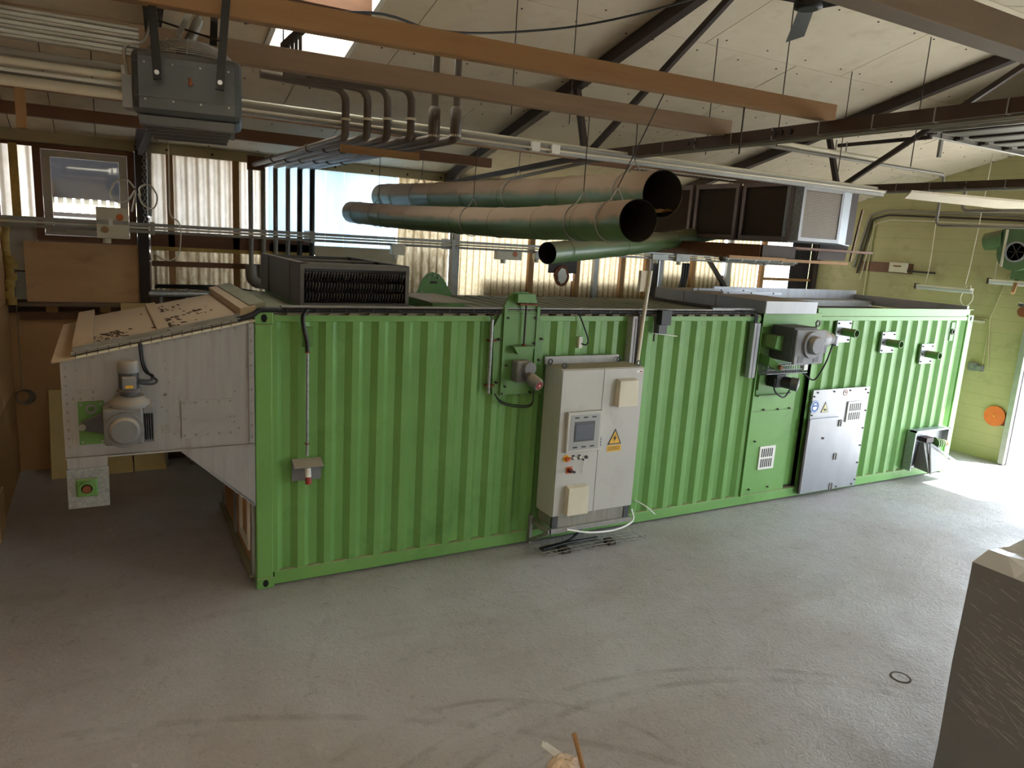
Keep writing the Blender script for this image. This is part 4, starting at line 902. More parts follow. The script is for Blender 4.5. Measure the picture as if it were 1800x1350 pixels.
for k in range(3): T('cable', BLACK, cv2, curve([(xb+.02*k-.02, -.03, za), (xb-.03+.02*k, -.03, za+.12), (xb-.2, -.0, 2.94)]), .01)
# ------------------------------------------------------------------ aluminium door panel
ad = thing('access_door', 'bare aluminium access door panel with safety stickers and white vent', 'access door', (8.8, -.05, .06))
X0, Z1 = 8.16, 1.74; X1 = 9.51; Z0 = .07; Yd = -.05
B('sheet', ALU, ad, X0, X1, Yd, -.01, Z0, Z1, .002)
lx0, lz1 = fz(1424, 738, Yd-.03); lx1, _ = fz(1477, 733, Yd-.03)
lf = B('leaf', ALU, ad, lx0, lx1, Yd-.035, Yd, Z0+.02, lz1, .004); B('leaf_edge', DKSTEEL, lf, lx0-.03, lx0, Yd-.03, Yd, Z0+.02, lz1); MB().disc(((lx0*.5+lx1*.5), Yd-.04, lz1-.32), .018, 'Y', .02, 12).build('latch', DKSTEEL, lf)
for z in (lz1-.1, lz1-.65, lz1-1.15): B('hinge', ZINC, ad, lx1-.03, lx1+.05, Yd-.05, Yd, z-.05, z+.05); B('hinge_pin', DKSTEEL, ad, lx1+.0, lx1+.02, Yd-.055, Yd-.05, z-.05, z+.05)
x0, z1 = fz(1490, 706, Yd); x1, z0 = fz(1512, 739, Yd); vent(ad, x0, x1, z0, z1, Yd)
mb = MB()
for k in range(6):
    for X in (X0+.03, X1-.03): mb.disc((X, Yd-.004, Z0+.1+k*(Z1-Z0-.2)/5), .014, 'Y', .016, 8)
for k in range(4):
    for Z in (Z0+.03, Z1-.04): mb.disc((X0+.1+k*(X1-X0-.2)/3, Yd-.004, Z), .014, 'Y', .016, 8)
mb.build('rivets', DKSTEEL, ad, kind='stuff')
x, z = fz(1432, 715, Yd); s1 = MB().disc((x, Yd-.002, z), .10, 'Y', .004, 28).build('mandatory_sign', BLUE, ad); MB().ring((x, Yd-.006, z), .092, .083, 'Y', .003, 28).build('sign_ring', WHITE, s1)
MB().prism([(x+.05*math.cos(k*math.pi/8), z+.055*math.sin(k*math.pi/8)) for k in range(16)], 'Y', Yd-.008, Yd-.006).build('sign_head', WHITE, s1); MB().prism([(x-.04, z+.03), (x+.04, z+.03), (x+.04, z-.005), (x, z+.006), (x-.04, z-.005)], 'Y', Yd-.010, Yd-.008).build('sign_visor', BLUE, s1)
x, z = fz(1450, 716, Yd); s2 = MB().prism([(x-.09, z-.08), (x+.09, z-.08), (x, z+.09)], 'Y', Yd-.004, Yd).build('warning_sign', BLACK, ad); MB().prism([(x-.07, z-.07), (x+.07, z-.07), (x, z+.065)], 'Y', Yd-.006, Yd-.004).build('sign_face', M('pale_yellow', 'd8d29a', None, rough=.5), s2); MB().prism([(x-.03, z-.055), (x+.035, z-.055), (x+.03, z-.02), (x-.01, z-.03), (x-.02, z+.0)], 'Y', Yd-.008, Yd-.006).build('sign_hand', BLACK, s2)
x, z = fz(1486, 690, Yd); s3 = MB().ring((x, Yd-.003, z), .05, .04, 'Y', .004, 22).build('sticker', RED, ad); MB().disc((x, Yd-.001, z), .045, 'Y', .003, 20).build('sticker_face', WHITE, s3); B('sticker_mark', DKSTEEL, s3, x-.015, x+.02, Yd-.005, Yd-.003, z-.005, z+.02)
# ------------------------------------------------------------------ galvanised outlet
gb = thing('auger_outlet', 'galvanised outlet box with green auger flange at the low right end', 'auger outlet', (11.3, -.1, .18))
x0, z1 = fz(1605, 757, -.08); x1, _ = fz(1664, 755, -.08); z0 = .2
B('back_plate', GALV, gb, x0, x1, -.03, .01, z0, z1)
for (a0, a1, b0, b1) in ((x0, x0+.03, z0, z1), (x1-.03, x1, z0+.35, z1), (x0, x1, z1-.03, z1)): B('frame', GALV, gb, a0, a1, -.14, -.03, b0, b1)
MB().hexa([(x0+.15, -.38, z0+.02), (x1-.02, -.42, z0+.06), (x1-.1, -.05, z0+.06), (x0+.25, -.05, z0+.02)], [(x0+.3, -.12, z0+.48), (x0+.45, -.14, z0+.45), (x0+.45, -.05, z0+.45), (x0+.3, -.05, z0+.48)]).build('chute', M('dull_galv', '7f7d78', '908e88', 10, .6, .4), gb)
MB().beam((x0+.45, -.14, z0+.46), (x1+.0, -.44, z0+.1), .02, .04).build('chute_rim', GALV, gb); MB().beam((x0+.42, -.16, z0+.48), (x0+.18, -.40, z0+.0), .02, .04).build('chute_rim', GALV, gb)
for k in range(4): MB().disc((x1-.38+k*.05, -.12-.02*k, z0+.45), .10-.012*k, 'X', .03, 20).build('auger_flange', GREEND, gb)
T('auger_end', RUST, gb, [(x1-.23, -.18, z0+.45), (x1-.16, -.2, z0+.45)], .05, 14)
B('bracket', DKSTEEL, gb, x0+.25, x0+.45, -.2, -.05, z0+.5, z0+.58)
# ------------------------------------------------------------------ six pipes
pn = ['leftmost of the six dark pipes rising from behind the coil box', 'second of the six dark pipes from the left', 'third of the six dark pipes from the left', 'fourth of the six dark pipes, last one turning left on top', 'fifth dark pipe, left one of the two with thick sleeves', 'rightmost dark pipe, right one of the two with thick sleeves']
vx = [440, 462, 484, 506, 527, 549]; ex = [613, 651, 686, 727, 768, 806]; ey = [237, 237, 240, 242, 240, 243]
for i in range(6):
    X, Y0, zz = at(vx[i], 291+i*.6, 'Y', 4.6)
    q = at(ex[i]-6, ey[i]+8, 'X', X); yn, zn = q[1], q[2]; zn = .5*(zn+zz)
    t = thing('pipe', pn[i], 'pipe', (X, 4.6, 2.7), 'six pipes over the container')
    up = at(ex[i], 158 if i < 4 else 188, 'Y', yn)[2]
    r = .036 if i < 4 else .042
    zb = 2.9 if i > 1 else 3.05
    T('riser', PVC if i < 4 else BLACK, t, bend([(X, 4.6, zb), (X, 4.6, zz), (X, 4.4, zz)], .12), r, 12)
    T('run', PIPE, t, bend([(X, 4.42, zz), (X, yn, zn), (X, yn, up-.25 if i < 4 else up-.1)], .16), r, 12)
    if i < 4: T('top_bend', PIPE, t, bend([(X, yn, up-.27), (X, yn, up), (X-.75, yn, up+.02)], .14), r, 12)
    else: T('sleeve', PIPE, t, [(X, yn, up-.3), (X, yn, up-.28), (X, yn, up-.03), (X, yn, up)], [r, r*1.3, r*1.3, r*.9], 14); T('thin_top', PIPE, t, [(X, yn, up-.02), (X, yn, up+.45)], r*.8, 10)
    for yy in (2.9, 1.0): MB().ring((X, yy, zz+(zn-zz)*(4.4-yy)/(4.4-yn)), r*1.35, r*.9, 'Y', .05, 16).build('coupling', PIPE, t)
    MB().ring((X, yn, up-.26), r*1.3, r*.95, 'Z', .02, 16).build('clamp', CREAM, t)
    if i < 2: T('funnel', PVC, t, bend([(X, 4.6, 3.1), (X, 4.6, 2.84), (X+.3, 4.6, 2.8)], .2), .09, 14)
# wood cleats on the runs
B('pipe_cleat', WOODO, None, .72, 1.5, -.35, -.31, 4.43, 4.5, label='short orange wooden board carrying the bends of the six pipes', cat='board')
B('pipe_cleat', WOODD, None, .66, .9, 4.3, 4.36, 4.5, 4.7, label='brown wooden board carrying the pipe runs near the back wall', cat='board')
# ------------------------------------------------------------------ green ducts
def duct(label, pts, r, seams, sand=False, DUCT=DUCT):
    path = curve(pts, 10); t = thing('ventilation_duct', label, 'duct', tuple(path[0]), 'hanging green ducts')
    mb = MB().tube(path, r, 40, False); mb.build('shell', DUCT, t); MB().tube(path[::-1], r*.96, 40, False).build('inner_wall', DUCTSHADE, t)
    n = len(path)
    for f in seams:
        k = int(f*(n-1)); k = min(max(k, 1), n-2); p = path[k]; d = (path[k+1]-path[k-1]).normalized()
        MB().tube([p-d*.03, p-d*.022, p-d*.022, p+d*.022, p+d*.022, p+d*.03], [r*1.0, r*1.035, r*1.015, r*1.015, r*1.035, r*1.0], 40, False).build('seam_band', DUCT, t)
    for p, q in ((path[0], path[1]), (path[-1], path[-2])):
        d = (q-p).normalized(); mb = MB(); mb.tube([p-d*.004, p-d*.004, p+d*.04, p+d*.04], [r*.95, r*1.045, r*1.045, r], 40, False); mb.build('end_ring', M('duct_rim', '6b5c4c', '7c6c5a', 8, .6) if 'duct_rim' not in MATS else MATS['duct_rim'], t)
    if sand:
        p, q = path[-1], path[-4]; d = (p-q).normalized(); s = d.cross(Vector((0,0,1))).normalized(); vs = []
        for k in range(7):
            c = q.lerp(p, k/6); a = .9
            for j in range(9):
                tt = -math.pi/2+(j-4)/4*.75; vs.append(c+(s*math.cos(tt)+Vector((0,0,1))*math.sin(tt))*r*.95 if j in (0, 8) else c+s*math.cos(tt)*r*.93+Vector((0,0,1))*(-r*.70+.02*math.sin(k+j)))
        MB().add(vs, [(k*9+j, k*9+j+1, k*9+j+10, k*9+j+9) for k in range(6) for j in range(8)], True).build('pellets', SAND, t, kind='stuff')
    return path
def depth_pt(x, y, D, h): return tuple(CAM+ray(x, y)*FPX*D/h)
DD = .385
d1 = duct('front long curved green duct with dusty top hanging lower over the roof', [depth_pt(618, 373, .325, 36.5), depth_pt(700, 381, .325, 40.5), depth_pt(800, 387, .325, 46), depth_pt(900, 392, .325, 53), depth_pt(1000, 391, .325, 61.5), depth_pt(1122, 388, .325, 75)], .325/2, (.05, .16, .27, .42, .58, .72, .86))
d2 = duct('rear long curved green duct with pellets in its open end', [depth_pt(672, 346, .40, 43), depth_pt(740, 346, .40, 46.5), depth_pt(830, 345, .40, 52), depth_pt(930, 345, .40, 59.5), depth_pt(1040, 343, .40, 69), depth_pt(1165, 341, .40, 82)], .20, (.04, .1, .28, .4, .55, .75), sand=True)
d3 = duct('short thin green duct below the two long ones, pointing at the louvre boxes', [depth_pt(962, 445, .26, 39), depth_pt(1060, 436, .26, 35), depth_pt(1160, 425, .26, 30.5), depth_pt(1257, 408, .26, 26.5)], .13, (.1, .45, .75), DUCT=DUCTG)
def rod(label, p, q, r=.006, m=None, name='hanging_rod'):
    return T(name, m or DKSTEEL, None, [p, q], r, 6, label=label, cat='rod', group='thin hanging rods')
def atY(path, Y): return min(path, key=lambda p: abs(p.y-Y))
def near(path, px):
    best = min(path, key=lambda p: abs(900+FPX*((np.array(p)-CAM)@ROT)[0]/((np.array(p)-CAM)@ROT)[1]-px)); return best
def sling(path, px, topY, topz, label, rad=.1625, loopY=None):
    c = atY(path, topY if loopY is None else loopY); k = path.index(c); k = min(max(k, 1), len(path)-2); d = (path[k+1]-path[k-1]).normalized(); R = rad+.012
    t = thing('wire_sling', label, 'wire', (c.x, c.y, c.z-R), 'wires holding the ducts')
    s = d.cross(Vector((0,0,1))).normalized(); ring = [c+s*math.cos(a)*R+Vector((0,0,1))*math.sin(a)*R for a in [math.pi/2+.35+j*(2*math.pi-.7)/24 for j in range(25)]]
    hook = c+Vector((0, 0, R+.09)); T('loop', ZINC, t, [hook]+ring+[hook], .006, 6); T('wire', DKSTEEL, t, [hook, (c.x, topY, topz)], .005, 6)
sling(d1, 1075, -2.88, 4.86, 'wire sling holding the front duct close to its open end', loopY=-2.45); sling(d1, 955, -1.75, 4.86, 'wire sling holding the front duct at its middle'); sling(d1, 758, .66, 4.76, 'wire sling holding the front duct on its left half'); sling(d1, 634, 3.28, 4.8, 'wire sling holding the front duct at its far left end')
sling(d2, 1035, -1.75, 4.86, 'wire sling holding the rear duct near its open end', .2); sling(d2, 830, .66, 4.76, 'wire sling holding the rear duct at its middle', .2); sling(d2, 697, 3.28, 4.8, 'wire sling holding the rear duct at its far left end', .2)
for lab, px_, py_ in (('thin rod dropping from the ceiling left of the wire, near the skylight', 910, 0), ('thin rod dropping from the ceiling to the upper orange beam', 1016, 0), ('thin rod dropping from a rusty ceiling bracket', 1262, 68), ('thin rod left of the ceiling fan blade', 1397, 0), ('thin rod from a ceiling joint right of the fan', 1498, 126), ('thin rod under the grey corner beam', 1637, 65)):
    p = Vector(CAM)+Vector(ray(px_, py_))*float((6.03-.255*CAM[1]-CAM[2])/(ray(px_, py_)[2]+.255*ray(px_, py_)[1])); zb = {910: 5.0, 1016: 4.95, 1262: 4.85, 1397: 4.9, 1498: 4.75, 1637: 4.9}[px_]
    rod(lab, (p.x, p.y, zc(p.y)), (p.x, p.y, zb))
rod('rod with hook hanging from the upper orange beam end to the trunking', (3.2, -2.88, 4.86), (3.2, -2.88, 4.5), .007)
# rail under the roof carrying pipe hangers
hb = thing('hanger_rail', 'short dark rail under the ceiling carrying pale pipes on straps', 'rail', (9.2, .3, 5.2))
p = at(1474, 256, 'Y', .75); q = at(1629, 240, 'Y', -.75); q = (p[0], q[1], p[2])
MB().beam(p, q, .05, .05).build('rail', DKSTEEL, hb)
pp = thing('pipe_run', 'pair of pale pipes running along the hall below the right truss', 'pipes', (9, .2, 4.9))
a = at(1320, 243, 'Y', .3); b = at(1545, 308, 'Y', .3); T('pipe', CREAM, pp, [a, (b[0], .3, a[2])], .032, 10)
a2 = at(1330, 253, 'Y', .5); b2 = at(1660, 306, 'Y', .5); T('pipe', PVC, pp, bend([a2, (b2[0], .5, a2[2]), (b2[0], .5, a2[2]-.85), (b2[0]+.02, -1.5, a2[2]-.87)], .1), .026, 10)
a3 = at(1700, 318, 'X', b2[0]+.4); T('pipe', PVC, pp, bend([(b2[0]+.4, a3[1], a3[2]), (b2[0]+.4, a3[1], a3[2]-.5), (b2[0]+.45, -2, a3[2]-.52)], .1), .03, 10)
for f in (.55, .62): T('strap', ZINC, pp, [(a[0]+(b[0]-a[0])*f*1.2, .4, a[2]), (a[0]+(b[0]-a[0])*f*1.2, .4, p[2])], .01, 6)
# ------------------------------------------------------------------ louvre / filter boxes on the platform
lv = thing('filter_unit', 'row of dark filter boxes ending in a galvanised grille box', 'filter unit', (7.6, 1.3, 3.85))
FX0, FX1, FZ0, FZ1 = 7.08, 8.52, 3.92, 4.75
B('core', DKSTEEL, lv, FX0+.05, FX1-.05, -.1, 3.0, FZ0+.02, FZ1-.04)
PINK = M('filter_frame', '6d5f5e', '7c6e6b', 4, .45, .3)
for y0, y1 in ((-.12, .82), (.90, 1.82), (1.90, 2.9)):
    f = B('filter_panel', FILTER, lv, FX0+.03, FX0+.06, y0+.05, y1-.05, FZ0+.07, FZ1-.07)
    for (a0, a1, b0, b1) in ((y0, y0+.06, FZ0, FZ1), (y1-.06, y1, FZ0, FZ1), (y0+.06, y1-.06, FZ0, FZ0+.07), (y0+.06, y1-.06, FZ1-.07, FZ1)): B('frame', PINK, f, FX0, FX0+.05, a0, a1, b0, b1)
yg = -.2
MB().hexa([(FX0, -.02, FZ0), (FX1, -.02, FZ0), (FX1, .0, FZ0), (FX0, .0, FZ0)], [(FX0, -.02, FZ1), (FX1, -.02, FZ1), (FX1, .0, FZ1), (FX0, .0, FZ1)]).build('flange', GALV, lv)
gx0, gz1 = fz(1416, 326, -.26); gx1, _ = fz(1488, 333, -.26); gz0 = fz(1405, 423, -.26)[1]
def fr(a, b): return [(a[0], a[2], a[4]), (a[1], a[2], a[4]), (a[1], a[2], a[5]), (a[0], a[2], a[5])]
O = (FX0, FX1, -.02, 0, FZ0, FZ1); I = (gx0, gx1, -.24, 0, gz0, gz1); vo, vi = fr(O, 0), fr(I, 0)
for k in range(4): MB().add([vo[k], vo[(k+1)%4], vi[(k+1)%4], vi[k]], [(0, 1, 2, 3)]).build('taper_plate', GALV, lv)
gp = B('grille', GRILLE, lv, gx0+.05, gx1-.05, -.235, -.215, gz0+.05, gz1-.05)
for (a0, a1, b0, b1) in ((gx0, gx0+.05, gz0, gz1), (gx1-.05, gx1, gz0, gz1), (gx0+.05, gx1-.05, gz0, gz0+.05), (gx0+.05, gx1-.05, gz1-.05, gz1)): B('frame', ALU, gp, a0, a1, -.25, -.21, b0, b1)
mb = MB()
for k in range(30): z = gz0+.06+k*(gz1-gz0-.12)/30; mb.box(gx0+.05, gx1-.05, -.24, -.235, z, z+.006)
mb.build('wire_bars', ZINC, gp, kind='stuff')
pf = thing('platform', 'brown plywood platform with orange battens under the filter boxes', 'platform', (7.6, 1.3, 3.7))
B('deck', OSB, pf, 6.6, 9.0, -.1, 3.1, 3.83, 3.86); B('apron', OSB, pf, 6.58, 6.6, -.1, 3.1, 3.66, 3.86)
B('front_apron', DARKW, pf, 6.6, 7.25, -.13, -.1, 3.66, 3.86); 
bx0 = fz(1281, 447, -.15); bx1 = fz(1380, 451, -.15); bx2 = fz(1491, 456, -.15)
B('batten', WOODV, pf, bx0[0], bx1[0], -.17, -.13, 3.655, 3.695); B('batten', WOODV, pf, bx1[0]-.05, bx2[0], -.16, -.12, 3.645, 3.685)
MB().prism([(8.25, 3.7), (8.9, 3.7), (9.0, 4.4), (8.35, 4.4)], 'Y', .3, .32).build('back_board', DARKW, pf); MB().beam((9.0, .28, 3.7), (9.12, .28, 4.5), .03, .03).build('edge_strip', WOODM, pf)
for x in (6.62, 8.95): T('hanger', DKSTEEL, pf, [(x, 3.0, 3.7), (x, 3.0, 5.2)], .008, 6)
# ------------------------------------------------------------------ unit heater
hd = 3.75
def hpx(x, y, dd=hd): return Vector(CAM+ray(x, y)*dd)
TL, TR, BR, BL = hpx(228, 92), hpx(424, 118), hpx(424, 228), hpx(229, 210)
ht = thing('unit_heater', 'dark grey unit heater hung on black straps in the top left', 'heater', tuple((BL+BR)/2))
uy = Vector(ray(424, 170)); uy.z = 0; uy.normalize(); ux = Vector((uy.y, -uy.x, 0)); hw = (TR-TL).dot(ux); hz0 = (BL.z+BR.z)/2+.05; hz1 = (TL.z+TR.z)/2+.05; o0 = Vector((TL.x, TL.y, 0))
def hl(u, v, z): return o0+ux*u+uy*v+Vector((0, 0, z))
def hbox(name, mat, par, u0, u1, v0, v1, z0, z1, bev=0): return MB().hexa([hl(u0, v0, z0), hl(u1, v0, z0), hl(u1, v1, z0), hl(u0, v1, z0)], [hl(u0, v0, z1), hl(u1, v0, z1), hl(u1, v1, z1), hl(u0, v1, z1)]).build(name, mat, par, bev)
hbox('casing', HEATM, ht, 0, hw, 0, .5, hz0, hz1, .035); hbox('seam', GREYD, ht, .01, hw-.01, -.002, .01, hz0+.28*(hz1-hz0), hz0+.285*(hz1-hz0)); hbox('seam', GREYD, ht, .01, hw-.01, -.002, .01, hz1-.2*(hz1-hz0), hz1-.195*(hz1-hz0))
for k in range(5): hbox('louvre', GREYD, ht, .04+.008*k, hw-.05-.008*k, .03+.05*k, .06+.05*k, hz0-.05-.012*k, hz0+.01)
hbox('outlet', GREYD, ht, .03, hw-.04, .02, .45, hz0-.045, hz0)
cc = hl(hw/2, .25, hz1); mb = MB()
for k in range(9):
    R = .23-.012*k*k*.15; zz = hz1+.008+.011*k; mb.tube([hl(hw/2+R*math.cos(a), .25+R*math.sin(a), zz) for a in [j*2*math.pi/36 for j in range(37)]], .0028, 4, False)
for a in [j*math.pi/4 for j in range(8)]: mb.tube([hl(hw/2+.23*math.cos(a), .25+.23*math.sin(a), hz1), hl(hw/2+.14*math.cos(a), .25+.14*math.sin(a), hz1+.1)], .003, 4)
mb.build('fan_guard', ZINC, ht, kind='stuff')
MB().disc(hl(hw/2, .25, hz1+.03), .07, 'Z', .06, 16).build('fan_motor', GREYD, ht)
mb = MB()
for u in (.12, .37, .62, .88):
    for z in (.24, .8): mb.tube([hl(hw*u, -.004, hz0+(hz1-hz0)*z), hl(hw*u, .01, hz0+(hz1-hz0)*z)], .006, 6)
mb.build('screws', ZINC, ht, kind='stuff'); T('valve_stub', RUST, ht, [hl(hw*.53, -.03, hz0+.55*(hz1-hz0)), hl(hw*.53, .02, hz0+.55*(hz1-hz0))], .012, 8)
T('valve_head', RUST, ht, [hl(hw*.53, -.03, hz0+.62*(hz1-hz0)), hl(hw*.53, -.03, hz0+.5*(hz1-hz0))], .008, 8)
for (xa, ya, xb, yb, v) in ((277, 140, 262, -60, -.012), (386, 158, 402, -60, -.012), (262, 60, 250, -60, .45), (375, 80, 380, -60, .45)):
    pa = hpx(xa, ya, hd-.02) if v < 0 else hpx(xa, ya, hd+.5); pb = hpx(xb, yb, hd-.02) if v < 0 else hpx(xb, yb, hd+.5)
    MB().beam(pa, pb, .04, .012, tuple(uy)).build('strap', BLACK, ht)
    if v < 0: T('strap_bolt', ALU, ht, [pa+(pb-pa).normalized()*.035-uy*.022, pa+(pb-pa).normalized()*.035], .012, 8)
hbox('side_box', GREYP, ht, -.05, 0, .05, .2, hz0+.1*(hz1-hz0), hz0+.6*(hz1-hz0)); T('supply_cable', PVC, ht, curve([hl(-.02, .1, hz0+.5*(hz1-hz0)), hl(-.03, .05, hz1), hl(.06, .1, hz1+.06), hl(.12, .05, hz1+.25)]), .008)
sw = thing('flue_pipe', 'short grey pipe piece with hose above the unit heater', 'pipe', tuple(hl(hw*.5, .4, hz1)))
T('sleeve', PVC, sw, [hpx(332, 75, 4.3), hpx(350, 35, 4.3)], .03, 14); T('hose', PVC, sw, curve([hpx(347, 42, 4.3), hpx(352, 15, 4.3), hpx(348, -20, 4.3)]), .014)
MB().beam(hpx(312, 65, 4.2), hpx(355, -20, 4.2), .03, .03).build('angle_bar', ZINC, sw); T('cross_bar', DKSTEEL, sw, [hpx(275, 35, 4.2), hpx(395, 75, 4.2)], .006, 6)
# fluted grey panel top left, trunking and lamps on the left
fl = thing('fluted_panel', 'grey ribbed metal panel crossing the top left corner', 'panel', (-1.3, -2.95, 4.5))
a, b, c, d = at(-40, 13, 'Y', -2.75), at(243, 50, 'Y', -2.75), at(243, 102, 'Y', -2.75), at(-40, 60, 'Y', -2.75)
B('sheet', ZINC, fl, XL+.02, b[0], -2.76, -2.74, c[2], b[2])
for k in range(4): T('rib', ZINC, fl, [(XL+.02, -2.765, c[2]+.01+k*(b[2]-c[2]-.02)/3), (b[0], -2.765, c[2]+.01+k*(b[2]-c[2]-.02)/3)], .012, 8)
lt = thing('strip_light', 'dusty batten of fluorescent strip lights along the beam at far left', 'light', (-1.5, -.5, 4.5))
for nm, pya, pyb, r, m in (('pipe', 92, 115, .028, PVC), ('reflector', 108, 130, .03, CREAM), ('tube', 124, 145, .014, WHITE), ('housing', 142, 163, .04, CREAM)):
    a = at(-30, pya-3, 'Y', -.55); b = at(215, pyb, 'Y', -.55); T(nm, m, lt, [(XL+.02, -.55, (a[2]+b[2])/2), (b[0], -.55, (a[2]+b[2])/2)], r, 10)
b = at(213, 130, 'Y', -.55); B('end_cap', ZINC, lt, b[0], b[0]+.03, -.6, -.5, b[2]-.16, b[2]+.06)
B('hanging_board', WOODV, None, *sorted([at(32, 160, 'Y', 1.0)[0], at(50, 160, 'Y', 1.0)[0]]), .575, .62, at(40, 232, 'Y', 1.0)[2], at(40, 150, 'Y', 1.0)[2], label='short rough wooden plank hanging down at far left', cat='plank')
# ------------------------------------------------------------------ ceiling fan
fp = Vector(at(1421, 8, 'Z', 5.25)); fb = Vector(at(1398, 68, 'Z', 5.25))
fn = thing('ceiling_fan', 'black ceiling fan with one blade showing at the top edge', 'fan', tuple(fp))
MB().tube([fp+V(0,0,-.03), fp+V(0,0,-.02), fp+V(0,0,.05), fp+V(0,0,.09)], [.06, .085, .085, .05], 24).build('hub', BLACK, fn); T('rod', BLACK, fn, [fp, (fp.x, fp.y, zc(fp.y))], .012)
dv = (fb-fp); L0 = dv.length; dv.normalize()
for k in range(3):
    dd = Matrix.Rotation(k*2*math.pi/3, 3, 'Z') @ dv; s_ = Vector((-dd.y, dd.x, 0)); mb = MB(); tl = Vector((0, 0, .02))
    pb = [fp+dd*.07-s_*.05+tl, fp+dd*.07+s_*.05-tl, fp+dd*(L0+.02)+s_*.06-tl, fp+dd*(L0+.02)-s_*.06+tl]; mb.hexa(pb, [v+V(0,0,.008) for v in pb]); mb.build('blade', BLACK, fn)
hr = thing('pipe_hanger', 'dark channel with pipe clips hanging in front of the rooflight', 'pipe hanger', tuple(at(520, 75, 'Y', -.5)))
pa, pb = at(498, 82, 'Y', -.4), at(545, 58, 'Y', -1.1); MB().beam(pa, (pa[0], pb[1], pa[2]), .05, .05).build('channel', DKSTEEL, hr)
for k in range(5): q = Vector(pa).lerp(Vector((pa[0], pb[1], pa[2])), (k+.5)/5); T('clip_pipe', PIPE, hr, [tuple(q), (q.x, q.y, q.z-.22)], .014, 6)
T('drop_rod', DKSTEEL, hr, [tuple(pa), (pa[0], pa[1], zc(pa[1]))], .006, 6)
# loose black cable across the ceiling
T('loose_cable', BLACK, None, curve([at(430, 40, 'Y', -2.2), at(650, 22, 'Y', -2.0), at(760, 52, 'Y', -1.6), at(860, 58, 'Y', -1.2), at(1000, 48, 'Y', -1.2), at(1120, 25, 'Y', -1.4), at(1230, -5, 'Y', -1.6)]), .010, label='loose black cable sagging below the ceiling boards', cat='cable')
# ------------------------------------------------------------------ overhead door parked at the right
od = thing('overhead_door', 'raised sectional overhead door with white track under the roof at right', 'garage door', (11.8, -2, 5.6))
tz = 5.66; ty = -.18
B('track', WHITE, od, 9.6, 13.9, ty-.02, ty+.03, tz-.04, tz-.03); B('track_web', ZINC, od, 9.6, 13.9, ty+.02, ty+.03, tz-.03, tz+.05); B('track', ZINC, od, 9.6, 13.9, -3.85, -3.8, tz-.04, tz+.05)
for k in range(6):
    x = 9.75+k*.69; pnl = B('door_section', M('section_grey', '8d8d88', None, rough=.5) if k == 0 else MATS['section_grey'], od, x, x+.66, -3.75, ty-.06, tz+.03, tz+.08, .006)
    B('stile', DKSTEEL, pnl, x+.02, x+.12, -3.7, ty-.2, tz+.0, tz+.03); B('roller_bracket', DKSTEEL, pnl, x-.04, x+.06, ty-.10, ty-.02, tz-.01, tz+.05); MB().disc((x+.01, ty-.01, tz+.01), .03, 'Y', .03, 12).build('roller', BLACK, pnl)
B('end_hanger', ZINC, od, 10.1, 10.16, ty, ty+.04, tz-.3, 6.0); B('end_bar', ZINC, od, 9.6, 9.66, -3.85, ty, tz+.0, tz+.06)
# ------------------------------------------------------------------ trunking on the back wall with boxes
tk = thing('cable_trunking', 'long dusty cable trunking along the whole back wall above the container', 'trunking', (5, 4.4, 3.4))
ka = at(0, 388, 'Y', 4.4); kb = at(900, 435, 'Y', 4.4); kz = (ka[2]+kb[2])/2
B('upper_rail', ZINC, tk, XL+.02, 12.6, 4.36, 4.44, kz+.025, kz+.07); B('lower_rail', PVC, tk, XL+.02, 12.6, 4.37, 4.44, kz-.07, kz-.03); T('cable', CREAM, tk, [(XL+.02, 4.36, kz), (12.6, 4.36, kz)], .016)
for x in (-.65, 1.6, 4.0, 6.6, 9.2, 11.6): B('bracket', ZINC, tk, x, x+.06, 4.34, 4.8, kz-.09, kz+.09)
xl = at(1560, 467, 'Y', 4.4)[0]
def jbox(label, pa, pb, Y=4.3, mat=CREAM, knobs=0):
    x0, z1 = fz(*pa, Y); x1, z0 = fz(*pb, Y); t = thing('switch_box', label, 'switch box', ((x0+x1)/2, Y, z0), 'switch boxes on the trunking')
    B('body', mat, t, x0, x1, Y, Y+.12, z0, z1, .006); 
    for k in range(knobs): MB().disc((x0+(x1-x0)*(.72 if k == 0 else .25), Y-.004, z1-(z1-z0)*(.3 if k == 0 else .72)), .045, 'Y', .012, 18).build('knob', WOODV if k else ORK, t)
    MB().disc((x0+(x1-x0)*.3, Y+.05, z0-.03), .05, 'Z', .07, 12).build('gland', CREAM, t); return t
tt = jbox('large cream switch box in front of the window', (168, 363), (228, 421), 4.25, CREAM, 2)
x0, z1 = fz(170, 386, 4.24); x1, z0 = fz(226, 396, 4.24); B('cover_gap', ZINC, tt, x0, x1, 4.245, 4.25, z0, z1); B('cover_clip', WHITE, tt, x0+.14, x0+.19, 4.235, 4.25, z0-.02, z1+.02)
jbox('cream switch box right of the pale glazing', (690, 428), (712, 449)); jbox('cream switch box with round knob above the far gate plate', (874, 441), (917, 458), 4.3, CREAM, 1); jbox('small grey switch box beside the thin duct opening', (942, 442), (953, 456), 4.3, ZINC); jbox('grey switch box left of the two under the thin duct', (1148, 446), (1175, 458), 4.3, ZINC); jbox('grey switch box right of the two under the thin duct', (1190, 446), (1212, 461), 4.3, ZINC)
lamp = thing('tube_lamp', 'clear tubular lamp mounted on the trunking under the platform', 'lamp', (10, 4.3, 3.5))
